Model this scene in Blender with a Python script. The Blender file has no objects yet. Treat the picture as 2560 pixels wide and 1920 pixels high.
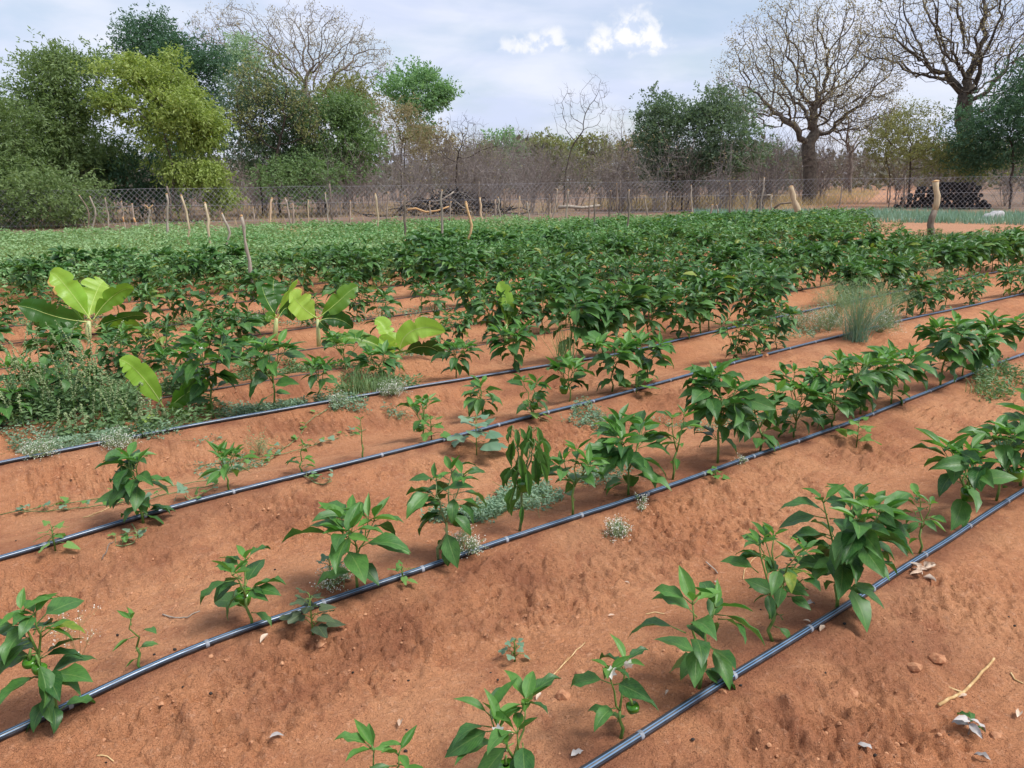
import bpy, math
import numpy as np
from mathutils import Matrix, Vector

SC = bpy.context.scene
COL = SC.collection
R_ = math.radians

# ------------------------------------------------------------------ camera, sky, sun, exposure
FPX, CAM_H, PITCH, ROLL = 1923.0, 1.55, R_(14.85), R_(0.8)
FW = np.array([0, math.cos(PITCH), -math.sin(PITCH)])
_r0 = np.array([1.0, 0, 0]); _u0 = np.cross(_r0, FW)
RT = _r0 * math.cos(ROLL) - _u0 * math.sin(ROLL)
UP = np.cross(RT, FW)
EYE = np.array([0, 0, CAM_H])
cam = bpy.data.cameras.new('camera'); cam_ob = bpy.data.objects.new('camera', cam); COL.objects.link(cam_ob)
cam.sensor_fit = 'HORIZONTAL'; cam.sensor_width = 36; cam.lens = FPX / 2560 * 36
cam.clip_start = 0.05; cam.clip_end = 3000
m = Matrix.Identity(4)
for i in range(3):
    m[i][0], m[i][1], m[i][2], m[i][3] = RT[i], UP[i], -FW[i], EYE[i]
cam_ob.matrix_world = m
SC.camera = cam_ob

SUN_AZ, SUN_EL = R_(112), R_(58)       # clockwise from +Y
sun = bpy.data.lights.new('sun', 'SUN'); sun_ob = bpy.data.objects.new('sun', sun); COL.objects.link(sun_ob)
sun.energy = 2.5; sun.angle = R_(20); sun.color = (1, .975, .94)
_sd = Vector((math.sin(SUN_AZ) * math.cos(SUN_EL), math.cos(SUN_AZ) * math.cos(SUN_EL), math.sin(SUN_EL)))
sun_ob.rotation_euler = (-_sd).to_track_quat('-Z', 'Y').to_euler()
SC.view_settings.view_transform = 'Standard'; SC.view_settings.look = 'None'
SC.view_settings.gamma = 1; SC.view_settings.exposure = 0.78
SC.render.engine = 'CYCLES'
cy = SC.cycles
cy.use_denoising = True; cy.max_bounces = 5; cy.diffuse_bounces = 2; cy.glossy_bounces = 2
cy.transmission_bounces = 3; cy.transparent_max_bounces = 6
cy.sample_clamp_indirect = 6


class N:
    """small node-tree writer"""
    def __init__(s, tree):
        s.t = tree; s.n = tree.nodes; s.l = tree.links
    def new(s, typ, **kw):
        n = s.n.new(typ)
        for k, v in kw.items(): setattr(n, k, v)
        return n
    def put(s, sock, val):
        if hasattr(val, 'is_output'): s.l.new(val, sock)
        elif val is not None: sock.default_value = val
    def math(s, op, a, b=None, c=None, clamp=False):
        n = s.new('ShaderNodeMath', operation=op, use_clamp=clamp)
        for k, x in enumerate((a, b, c)): s.put(n.inputs[k], x)
        return n.outputs[0]
    def vmath(s, op, a, b=None):
        n = s.new('ShaderNodeVectorMath', operation=op)
        s.put(n.inputs[0], a); s.put(n.inputs[1], b)
        return n.outputs[0]
    def noise(s, vec, scale, detail=4, rough=.55, dist=0):
        n = s.new('ShaderNodeTexNoise'); s.put(n.inputs['Vector'], vec)
        n.inputs['Scale'].default_value = scale; n.inputs['Detail'].default_value = detail
        n.inputs['Roughness'].default_value = rough; n.inputs['Distortion'].default_value = dist
        return n.outputs[0]
    def mix(s, fac, a, b, mode='MIX'):
        n = s.new('ShaderNodeMix', data_type='RGBA', blend_type=mode)
        s.put(n.inputs[0], fac); s.put(n.inputs[6], a); s.put(n.inputs[7], b)
        return n.outputs[2]
    def step(s, x, lo, hi, a=0., b=1., smooth=True):
        n = s.new('ShaderNodeMapRange', interpolation_type='SMOOTHSTEP' if smooth else 'LINEAR')
        s.put(n.inputs[0], x)
        for k, y in enumerate((lo, hi, a, b)): n.inputs[k + 1].default_value = y
        return n.outputs[0]


def srgb(h):
    h = h.lstrip('#'); o = []
    for i in (0, 2, 4):
        c = int(h[i:i + 2], 16) / 255
        o.append(c / 12.92 if c <= .04045 else ((c + .055) / 1.055) ** 2.4)
    return (*o, 1)


world = bpy.data.worlds.new('World'); SC.world = world; world.use_nodes = True
w = N(world.node_tree); w.n.clear()
sky = w.new('ShaderNodeTexSky', sky_type='NISHITA', sun_disc=False)
sky.sun_elevation = SUN_EL; sky.sun_rotation = SUN_AZ; sky.air_density = 1.0; sky.dust_density = 2.0
geo = w.new('ShaderNodeNewGeometry')
tc = w.new('ShaderNodeTexCoord')
D = tc.outputs['Generated']
sep = w.new('ShaderNodeSeparateXYZ'); w.put(sep.inputs[0], D)
dx, dy, dz = sep.outputs
den = w.math('ADD', w.math('MAXIMUM', dz, 0.), .16)
comb = w.new('ShaderNodeCombineXYZ')
w.put(comb.inputs[0], w.math('DIVIDE', dx, den)); w.put(comb.inputs[1], w.math('DIVIDE', dy, den))
P = comb.outputs[0]
n_big = w.noise(P, .75, 5, .5, .4)
n_fine = w.noise(P, 2.2, 6, .55, .3)
cover = w.step(w.math('ADD', w.math('MULTIPLY', n_big, .7), w.math('MULTIPLY', n_fine, .3)), .36, .58, .34, .97)
skyc = w.mix(1.0, sky.outputs[0], (.10, .10, .10, 1), 'MULTIPLY')
shade = w.step(w.noise(P, 1.3, 5, .5, .6), .33, .68)
cloudc = w.mix(shade, (.405, .45, .58, 1), (.525, .545, .62, 1))
col = w.mix(cover, skyc, cloudc)
# heaped clouds standing over the far bush
az = w.math('ARCTAN2', dx, dy); el = w.math('ARCSINE', dz)
bill = w.noise(D, 42, 6, .55, .25)
bill2 = w.noise(w.vmath('ADD', D, (.006, .004, .010)), 42, 6, .55, .25)
big = w.noise(D, 15, 3, .5)
for (a0, e0, wa, we, amt) in ((.150, .158, .040, .036, 1.), (.108, .150, .020, .016, .9), (.176, .152, .026, .024, .95), (.040, .157, .034, .022, .85), (.008, .150, .022, .016, .7),
                              (.27, .250, .05, .02, .6), (-.62, .12, .05, .02, .5)):
    da = w.math('DIVIDE', w.math('SUBTRACT', az, a0), wa)
    de = w.math('DIVIDE', w.math('SUBTRACT', el, e0), we)
    deb = w.math('MAXIMUM', de, w.math('MULTIPLY', de, -1.9))
    rad = w.math('SQRT', w.math('ADD', w.math('MULTIPLY', da, da), w.math('MULTIPLY', deb, deb)))
    f = w.math('ADD', w.math('SUBTRACT', 1.0, rad), w.math('MULTIPLY', w.math('SUBTRACT', bill, .5), 2.1))
    f = w.math('ADD', f, w.math('MULTIPLY', w.math('SUBTRACT', big, .5), .8))
    alpha = w.math('MULTIPLY', w.step(f, -.15, .75), amt)
    lit = w.math('ADD', w.math('MULTIPLY', w.math('SUBTRACT', bill, bill2), 5.5), w.math('MULTIPLY', de, .34))
    cc = w.mix(w.step(lit, -.5, .45), (.42, .47, .58, 1), (.60, .60, .62, 1))
    col = w.mix(alpha, col, cc)
bg = w.new('ShaderNodeBackground'); w.put(bg.inputs[0], col); bg.inputs[1].default_value = 1.0
wo = w.new('ShaderNodeOutputWorld'); w.l.new(bg.outputs[0], wo.inputs[0])
world.cycles.sampling_method = 'MANUAL'; world.cycles.sample_map_resolution = 512

# ------------------------------------------------------------------ pixel helpers (photo read at 2212 px width)
KP = 2560 / 2212


def ray(x, y):
    return FW * FPX + RT * (x * KP - 1280) - UP * (y * KP - 960)


def plane(x, y, z=0.):
    d = ray(x, y); return EYE + d * ((z - CAM_H) / d[2])


def proj(p):
    q = np.asarray(p, float) - EYE; wv = q @ FW
    return (1280 + FPX * (q @ RT) / wv) / KP, (960 - FPX * (q @ UP) / wv) / KP


def depth(p): return float((np.asarray(p) - EYE) @ FW)


def height_for(p, ytop):
    """height above p that reaches picture row ytop"""
    q = np.asarray(p) - EYE; k = -(ytop * KP - 960) / FPX
    return (k * (q @ FW) - q @ UP) / (UP[2] - k * FW[2])


def at_dist(x, d):
    """ground point seen in column x at distance d"""
    r = ray(x, 390); h = math.hypot(r[0], r[1]); return np.array([r[0] / h * d, r[1] / h * d, 0.])


# ------------------------------------------------------------------ numeric helpers
def hash2(ix, iy, s):
    h = (ix.astype(np.int64) * 374761393 + iy.astype(np.int64) * 668265263 + s * 974634777) & 0x7fffffff
    h = ((h ^ (h >> 13)) * 1274126177) & 0x7fffffff
    return ((h ^ (h >> 16)) & 0xffff) / 65535.0


def vnoise(x, y, s=0):
    ix, iy = np.floor(x), np.floor(y); fx, fy = x - ix, y - iy
    fx = fx * fx * (3 - 2 * fx); fy = fy * fy * (3 - 2 * fy)
    a, b = hash2(ix, iy, s), hash2(ix + 1, iy, s); c, d = hash2(ix, iy + 1, s), hash2(ix + 1, iy + 1, s)
    return (a + (b - a) * fx) * (1 - fy) + (c + (d - c) * fx) * fy


def fbm(x, y, o=4, s=0, g=.5):
    t, a, n = 0, 1., 0
    for k in range(o):
        t = t + a * (vnoise(x * 2 ** k + 17.3 * k, y * 2 ** k - 9.1 * k, s + k) - .5); n += a; a *= g
    return t / n * 2


def unit(v):
    v = np.asarray(v, float); return v / (np.linalg.norm(v, axis=-1, keepdims=True) + 1e-12)


# ------------------------------------------------------------------ beds and terrain
TH = R_(52.3)
DU = np.array([math.sin(TH), math.cos(TH)]); DV = np.array([-DU[1], DU[0]])
UT = np.arange(-12, 45, .05)
ROWPTS = {-1: [(0, -1.2)], 0: [(0, .02)], 1: [(-3, 1.26), (1.25, 1.26), (2.1, 1.26), (3.1, 1.26), (4.3, 1.27), (9, 1.3)],
          2: [(-.6, 2.34), (-.01, 2.42), (.24, 2.48), (.53, 2.52), (1.07, 2.505), (1.92, 2.495), (2.6, 2.45), (3.73, 2.42), (4.71, 2.40), (6.86, 2.46), (12, 2.5)],
          3: [(-.5, 3.66), (.11, 3.73), (.79, 3.82), (2.24, 3.81), (3.97, 3.85), (5.87, 3.93), (8.44, 3.94), (11.3, 3.84), (16, 3.8)],
          4: [(-.5, 5.08), (.24, 5.12), (1.42, 5.13), (2.94, 5.01), (4.92, 4.80), (7.75, 4.95), (12, 5.05)],
          5: [(0, 6.0)], 6: [(0, 6.95)], 7: [(0, 8.0)], 8: [(0, 9.2)], 9: [(0, 10.4)], 10: [(0, 11.5)],
          11: [(0, 12.6)], 12: [(0, 13.7)], 13: [(0, 14.8)], 14: [(0, 15.9)], 15: [(0, 17)], 16: [(0, 18.1)]}
RK = sorted(ROWPTS)
RTAB = []
for k in RK:
    p = np.array(ROWPTS[k]); v = np.interp(UT, p[:, 0], p[:, 1])
    if k > 4 or k == 0: v = v + .05 * fbm(UT * .35, UT * 0 + k, 2, 40 + k)
    ker = np.ones(11) / 11
    RTAB.append(np.convolve(np.pad(v, 5, 'edge'), ker, 'valid'))
RTAB = np.array(RTAB)


def row_v(k, u): return np.interp(u, UT, RTAB[RK.index(k)])


_pt = np.linspace(0, 1, 201)
_pp = np.interp(_pt, [0, .05, .16, .34, .48, .62, .78, .93, 1], [0, -.002, -.016, -.072, -.098, -.102, -.062, -.010, 0])
_pp = np.convolve(np.pad(_pp, 8, 'edge'), np.ones(17) / 17, 'valid')


def uv_of(x, y): return x * DU[0] + y * DU[1], x * DV[0] + y * DV[1]
def xy_of(u, v): return u * DU[0] + v * DV[0], u * DU[1] + v * DV[1]


FOOT = [(1.30, 1.78, .3), (.55, 1.86, .5), (1.9, 1.95, -.2), (.62, 3.12, .4), (1.35, 3.02, .2), (.05, 3.02, .1), (2.45, 1.86, .5), (.95, 1.66, 1.1), (2.9, 3.1, .3)]


def bed_frac(u, v):
    u = np.asarray(u, float); v = np.asarray(v, float)
    rows = np.array([np.interp(u, UT, t) for t in RTAB])
    idx = np.clip((v[None] >= rows).sum(0) - 1, 0, len(RK) - 2)
    a = np.take_along_axis(rows, idx[None], 0)[0]; b = np.take_along_axis(rows, idx[None] + 1, 0)[0]
    return np.clip((v - a) / (b - a), 0, 1), idx


def terrain_uv(u, v, fine=True):
    u = np.asarray(u, float); v = np.asarray(v, float)
    t, idx = bed_frac(u, v)
    far = np.clip((np.hypot(u, v) - 14) / 10, 0, 1)
    amp = (1 - far) * (np.where(idx > 7, .55, 1.)) * (1 + .25 * fbm(u * .7, v * .7, 2, 5))
    z = np.interp(t, _pt, _pp) * amp - .03 * far
    z = z + .016 * fbm(u * 1.7, v * 1.7, 3, 11) * (.35 + np.clip(np.minimum(t, 1 - t) * 6, 0, .65))
    z = z + .06 * far * fbm(u * .08, v * .08, 2, 3)
    if fine:
        bank = np.clip((t - .52) / .12, 0, 1) * np.clip((.985 - t) / .06, 0, 1)
        base = .32 + .9 * bank
        patch = np.clip(.45 + 1.5 * fbm(u * 2.3, v * 2.3, 3, 21), 0, 1)
        nearp = np.clip(1.3 - np.minimum(t, 1 - t) * 9, 0, 1)
        a = base * (.35 + 1.1 * patch) * (1 - .7 * nearp)
        lump = np.maximum(0, fbm(u * 11, v * 11, 3, 31) - .05)
        rg = np.abs(fbm(u * 17, v * 17, 3, 36))
        z = z + 1.35 * a * (.030 * lump + .010 * fbm(u * 24, v * 24, 3, 32) + .0065 * fbm(u * 50, v * 50, 2, 33) - .010 * np.clip(1 - rg / .12, 0, 1) + .0035 * fbm(u * 85, v * 85, 2, 37))
        ch = np.clip((fbm(u * 9 + .3 * v, v * 21, 3, 38) - .10) * 14, 0, 1) * np.clip((fbm(u * 3, v * 3, 2, 39) + .25) * 3, 0, 1)
        z = z + .0075 * ch * (.35 + .65 * bank) * (1 - .8 * nearp)
        crack = np.abs(fbm(u * 6.5, v * 6.5, 3, 35))
        z = z - .012 * bank * patch * np.clip(1 - crack / .05, 0, 1)
        for (fu, fv, fa) in FOOT:
            ca, sa = math.cos(fa), math.sin(fa)
            lu = (u - fu) * ca + (v - fv) * sa; lv = -(u - fu) * sa + (v - fv) * ca
            ins = np.clip(1.25 - (lu / .14) ** 2 - (lv / (.052 - .1 * lu * lu)) ** 2, 0, .35) / .35
            z = z - ins * (.009 + .004 * np.sin(lu * 260 + 6 * np.abs(lv) * 30))
    return z


def gz(x, y, fine=False):
    u, v = uv_of(np.asarray(x, float), np.asarray(y, float))
    return terrain_uv(np.atleast_1d(u), np.atleast_1d(v), fine) if np.ndim(x) else float(terrain_uv(np.atleast_1d(u), np.atleast_1d(v), fine)[0])


def G(x, y):
    """ground point under a photo pixel (2212 wide)"""
    z = 0.
    for _ in range(6):
        p = plane(x, y, z); z = gz(p[0], p[1])
    return np.array([p[0], p[1], gz(p[0], p[1])])


# ------------------------------------------------------------------ mesh building
class Geo:
    def __init__(s): s.v, s.q, s.t, s.uv, s.ti, s.n = [], [], [], [], [], 0
    def add(s, v, q=None, t=None, uv=None, tint=0.):
        v = np.asarray(v, float)
        if q is not None and len(q): s.q.append(np.asarray(q) + s.n)
        if t is not None and len(t): s.t.append(np.asarray(t) + s.n)
        s.v.append(v); s.uv.append(np.zeros((len(v), 2)) if uv is None else np.asarray(uv))
        s.ti.append(np.broadcast_to(np.asarray(tint, float), (len(v),))); s.n += len(v)
        return s
    def mesh(s, name, mat, smooth=True):
        me = bpy.data.meshes.new(name)
        v = np.concatenate(s.v) if s.v else np.zeros((0, 3))
        q = np.concatenate(s.q) if s.q else np.zeros((0, 4), int); t = np.concatenate(s.t) if s.t else np.zeros((0, 3), int)
        li = np.concatenate([q.ravel(), t.ravel()]).astype(np.int32)
        tot = np.concatenate([np.full(len(q), 4), np.full(len(t), 3)]).astype(np.int32)
        st = np.concatenate([[0], np.cumsum(tot)[:-1]]).astype(np.int32)
        me.vertices.add(len(v)); me.vertices.foreach_set('co', v.astype(np.float32).ravel())
        me.loops.add(len(li)); me.loops.foreach_set('vertex_index', li)
        me.polygons.add(len(tot)); me.polygons.foreach_set('loop_start', st)
        try: me.polygons.foreach_set('loop_total', tot)
        except Exception: pass
        me.polygons.foreach_set('use_smooth', np.full(len(tot), smooth))
        uv = np.concatenate(s.uv)[li].astype(np.float32)
        ul = me.uv_layers.new(name='UVMap'); ul.data.foreach_set('uv', uv.ravel())
        at = me.attributes.new('tint', 'FLOAT', 'POINT'); at.data.foreach_set('value', np.concatenate(s.ti).astype(np.float32))
        me.update(calc_edges=True)
        if mat is not None: me.materials.append(mat)
        return me


def link(name, me, parent=None, loc=None):
    o = bpy.data.objects.new(name, me); COL.objects.link(o)
    if parent is not None: o.parent = parent
    if loc is not None: o.location = loc
    return o


def tag(o, label=None, cat=None, group=None, kind=None):
    if label: o['label'] = label
    if cat: o['category'] = cat
    if group: o['group'] = group
    if kind: o['kind'] = kind
    return o


def empty(name, loc, label, cat, group=None, rz=0, sc=1):
    o = bpy.data.objects.new(name, None); COL.objects.link(o)
    o.empty_display_size = .1; o.location = loc; o.rotation_euler = (0, 0, rz); o.scale = (sc, sc, sc)
    return tag(o, label, cat, group)


def tube(g, pts, rad, sides=6, tint=0., cap=True):
    pts = np.asarray(pts, float); n = len(pts)
    rad = np.broadcast_to(np.asarray(rad, float), (n,))
    d = np.gradient(pts, axis=0); d = unit(d)
    ref = np.array([.31, .12, .94]) if abs(unit(pts[-1] - pts[0])[2]) < .75 else np.array([.94, .31, .12])
    x = unit(np.cross(d, ref)); y = np.cross(d, x)
    a = np.arange(sides) * 2 * math.pi / sides
    v = pts[:, None] + rad[:, None, None] * (x[:, None] * np.cos(a)[None, :, None] + y[:, None] * np.sin(a)[None, :, None])
    i = np.arange(n - 1)[:, None] * sides; j = np.arange(sides)[None]; k = (j + 1) % sides
    q = np.stack([i + j, i + k, i + sides + k, i + sides + j], -1).reshape(-1, 4)
    L = np.concatenate([[0], np.cumsum(np.linalg.norm(np.diff(pts, axis=0), axis=1))])
    uv = np.stack([np.broadcast_to(j / sides, (n, sides)), np.broadcast_to(L[:, None], (n, sides))], -1).reshape(-1, 2)
    V = v.reshape(-1, 3); t = None
    if cap:
        V = np.vstack([V, pts[:1] - d[:1] * rad[0] * .2, pts[-1:] + d[-1:] * rad[-1] * .3]); uv = np.vstack([uv, [[0, 0], [0, L[-1]]]])
        jj = np.arange(sides); kk = (jj + 1) % sides; nb = n * sides
        t = np.vstack([np.stack([kk, jj, np.full(sides, nb)], -1), np.stack([jj + (n - 1) * sides, kk + (n - 1) * sides, np.full(sides, nb + 1)], -1)])
    g.add(V, q, t, uv, tint)


def bez(a, b, c, n=8):
    """curve through a, b (middle), c"""
    a, b, c = (np.asarray(k, float) for k in (a, b, c))
    k = 2 * b - .5 * (a + c); t = np.linspace(0, 1, n)[:, None]
    return (1 - t) ** 2 * a + 2 * t * (1 - t) * k + t * t * c


# ------------------------------------------------------------------ materials
MATS = {}


def mat_leaf(name, dark, light, rough=.5, trans=.3, veins=0., vary=.6, yellow=None, spec=.45):
    m = bpy.data.materials.new(name); m.use_nodes = True
    k = N(m.node_tree); k.n.clear()
    at = k.new('ShaderNodeAttribute', attribute_name='tint'); oi = k.new('ShaderNodeObjectInfo')
    f = k.math('FRACT', k.math('ADD', at.outputs['Fac'], k.math('MULTIPLY', oi.outputs['Random'], vary)))
    tcn = k.new('ShaderNodeTexCoord')
    nz = k.noise(tcn.outputs['Object'], 9 if veins else .9, 2)
    f2 = k.math('ADD', k.math('MULTIPLY', f, .75), k.math('MULTIPLY', k.math('SUBTRACT', nz, .4), .8), clamp=True)
    c = k.mix(f2, srgb(dark), srgb(light))
    if yellow: c = k.mix(k.math('MULTIPLY', k.step(f, .93, .985), .85), c, srgb(yellow))
    bump = None
    if veins:
        uvn = k.new('ShaderNodeUVMap'); s2 = k.new('ShaderNodeSeparateXYZ'); k.put(s2.inputs[0], uvn.outputs[0])
        au = k.math('ABSOLUTE', k.math('SUBTRACT', s2.outputs[0], .5))
        mid = k.step(au, .012, .04, 1, 0)
        ph = k.math('SUBTRACT', k.math('MULTIPLY', s2.outputs[1], 9.), k.math('MULTIPLY', au, 7.5))
        lat = k.math('ABSOLUTE', k.math('SUBTRACT', k.math('FRACT', ph), .5))
        lat = k.step(lat, .0, .09, .65, 0)
        vn = k.math('MAXIMUM', mid, lat)
        c = k.mix(k.math('MULTIPLY', vn, veins), c, srgb('9fb56a'))
        bn = k.new('ShaderNodeBump'); bn.inputs['Strength'].default_value = .35; bn.inputs['Distance'].default_value = .002
        k.put(bn.inputs['Height'], k.math('SUBTRACT', 1., vn)); bump = bn.outputs[0]
    p = k.new('ShaderNodeBsdfPrincipled'); k.put(p.inputs['Base Color'], c)
    p.inputs['Roughness'].default_value = rough; p.inputs['Specular IOR Level'].default_value = spec
    if bump: k.put(p.inputs['Normal'], bump)
    tr = k.new('ShaderNodeBsdfTranslucent'); k.put(tr.inputs[0], k.mix(.55, c, k.mix(1., c, (1.3, 1.4, .5, 1), 'MULTIPLY')))
    ms = k.new('ShaderNodeMixShader'); ms.inputs[0].default_value = trans
    k.l.new(p.outputs[0], ms.inputs[1]); k.l.new(tr.outputs[0], ms.inputs[2])
    o = k.new('ShaderNodeOutputMaterial'); k.l.new(ms.outputs[0], o.inputs[0])
    MATS[name] = m; return m


def stripe(m):
    k = N(m.node_tree); uvn = k.new('ShaderNodeUVMap'); mp = k.new('ShaderNodeMapping'); mp.inputs['Scale'].default_value = (1.2, 70, 1); k.put(mp.inputs[0], uvn.outputs[0])
    nz = k.noise(mp.outputs[0], 1., 3, .6); bn = k.new('ShaderNodeBump'); bn.inputs['Strength'].default_value = .6; bn.inputs['Distance'].default_value = .004; k.put(bn.inputs['Height'], nz)
    for n in k.n:
        if n.type == 'BSDF_PRINCIPLED': k.put(n.inputs['Normal'], bn.outputs[0]); src = n.inputs['Base Color'].links[0].from_socket; k.put(n.inputs['Base Color'], k.mix(k.step(nz, .35, .65, 0, .35), src, k.mix(1., src, (.62, .7, .5, 1), 'MULTIPLY')))


def mat_plain(name, a, b, rough=.8, scale=20, bump=0., spec=.3, stretch=None, detail=4):
    m = bpy.data.materials.new(name); m.use_nodes = True
    k = N(m.node_tree); k.n.clear()
    tcn = k.new('ShaderNodeTexCoord'); vec = tcn.outputs['Object']
    if stretch:
        mp = k.new('ShaderNodeMapping'); mp.inputs['Scale'].default_value = stretch; k.put(mp.inputs[0], vec); vec = mp.outputs[0]
    oi = k.new('ShaderNodeObjectInfo')
    nz = k.noise(vec, scale, detail, .6)
    f = k.math('ADD', k.step(nz, .3, .7), k.math('MULTIPLY', k.math('SUBTRACT', oi.outputs['Random'], .5), .5), clamp=True)
    c = k.mix(f, srgb(a), srgb(b))
    p = k.new('ShaderNodeBsdfPrincipled'); k.put(p.inputs['Base Color'], c)
    p.inputs['Roughness'].default_value = rough; p.inputs['Specular IOR Level'].default_value = spec
    if bump:
        bn = k.new('ShaderNodeBump'); bn.inputs['Strength'].default_value = .8; bn.inputs['Distance'].default_value = bump
        k.put(bn.inputs['Height'], nz); k.put(p.inputs['Normal'], bn.outputs[0])
    o = k.new('ShaderNodeOutputMaterial'); k.l.new(p.outputs[0], o.inputs[0])
    MATS[name] = m; return m


PEP = mat_leaf('pepper_leaf', '2b5527', '5a8a3e', .42, .26, .22, .9, '9aa03a')
PEP_MID = mat_leaf('pepper_foliage', '2e562b', '638e48', .43, .26, .12, .5, '8a9438')
PEP_YOUNG = mat_leaf('pepper_young_leaf', '3f712d', '6d9e47', .42, .34, .22, .9)
PEP_YEL = mat_leaf('pepper_yellowing_leaf', '6a8a2c', 'c2bd52', .5, .4, .25, .9)
PEP_WILT = mat_leaf('pepper_wilted_leaf', '356124', '648e44', .5, .34, .2, .9)
STEM = mat_plain('pepper_stem', '4a6b2c', '6f8a45', .55, 40, 0, .4)
STEM_OLD = mat_plain('pepper_woody_stem', '55693a', '8f9a6c', .7, 40, 0, .3)
FRUIT = mat_plain('pepper_fruit', '2a5716', '4c7f24', .18, 12, 0, .6)
WHITE = mat_plain('petal', 'd8d8ca', 'f2f0e6', .6, 30)
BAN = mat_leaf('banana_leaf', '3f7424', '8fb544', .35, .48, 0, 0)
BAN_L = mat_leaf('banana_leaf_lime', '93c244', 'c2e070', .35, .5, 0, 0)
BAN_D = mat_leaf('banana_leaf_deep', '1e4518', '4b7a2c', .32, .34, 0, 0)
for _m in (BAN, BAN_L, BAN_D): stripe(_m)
BAN_RIB = mat_plain('banana_midrib', 'a9bf62', 'c3d080', .4, 20)
BAN_STEM = mat_plain('banana_stem', '93a55e', 'b9bd8a', .5, 14, 0, .4, (6, 6, 1))
BAN_DRY = mat_plain('banana_dry_edge', '9a7b3e', 'cfae6a', .8, 14)
BARK = mat_plain('bark_grey', '3f3933', '6e655b', .9, 6, .02)
BARK_D = mat_plain('bark_dark', '332b26', '584c42', .9, 6, .02)
BARK_P = mat_plain('bark_pale', '57504a', '877d72', .9, 4, .02)
TWIG = mat_plain('twig_grey', '6f6763', '968d88', .9, 3)
TWIG_R = mat_plain('twig_brown', '625852', '877b73', .9, 3)
POST = mat_plain('post_bark', '7d7468', 'ada293', .9, 16, .006, .2, (1, 1, .25))
POST_D = mat_plain('post_dark_bark', '5a5047', '887b6d', .9, 16, .006, .2, (1, 1, .25))
POST_P = mat_plain('post_peeled', 'a39076', 'c6b596', .85, 14, .004, .2, (1, 1, .2))
CUT = mat_plain('cut_wood', 'b58a5c', 'd0ad80', .85, 30)
CHAR = mat_plain('charred_wood', '17161a', '34322f', .9, 9, .02)
WIRE = mat_plain('galvanised_wire', '84848a', 'a9a9ae', .55, 3, 0, .5)
STRAW = mat_plain('straw', 'b08f60', 'd8bd8c', .8, 30)
DRYLEAF = mat_plain('dry_leaf', 'a88a72', 'd6c3ae', .8, 18)
GREYLEAF = mat_plain('grey_dry_leaf', '8f8a86', 'bfb8b2', .8, 18)
SACK = mat_plain('sack_cloth', '908e8d', 'b2b0ae', .8, 9, .01)
DUNG = mat_plain('dark_pellet', '1d1a18', '35302c', .8, 30)
PALE_WEED = mat_leaf('pale_weed', '6f8a5a', 'a8b98a', .6, .3, 0, .4)
LOBED = mat_leaf('lobed_leaf', '4f8238', '82a95a', .55, .36, .18, .9)
GLAUC = mat_leaf('blue_green_leaf', '5f8266', '93ab8c', .6, .25, 0, .6)
WEEDLEAF = mat_leaf('weed_leaf', '47683c', '7e9a68', .55, .3, 0, .5)
PURPLE = mat_leaf('purplish_leaf', '34412f', '5d6f4c', .5, .25, .15, .9)
GRASSY = mat_leaf('grass_blade', '5a7a48', '8fa572', .55, .3, 0, .5)
DRYGRASS = mat_leaf('dry_grass_blade', 'a58e62', 'c9b48a', .7, .3, 0, .4)
ONION = mat_leaf('onion_blade', '5d8472', '8fae9a', .5, .25, 0, .4)
BEAN = mat_leaf('bean_leaf', '3f6f36', '78a562', .5, .3, 0, .4)
BEAN_L = mat_leaf('bean_leaf_pale', '648a52', '9dba84', .5, .3, 0, .4)


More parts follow.
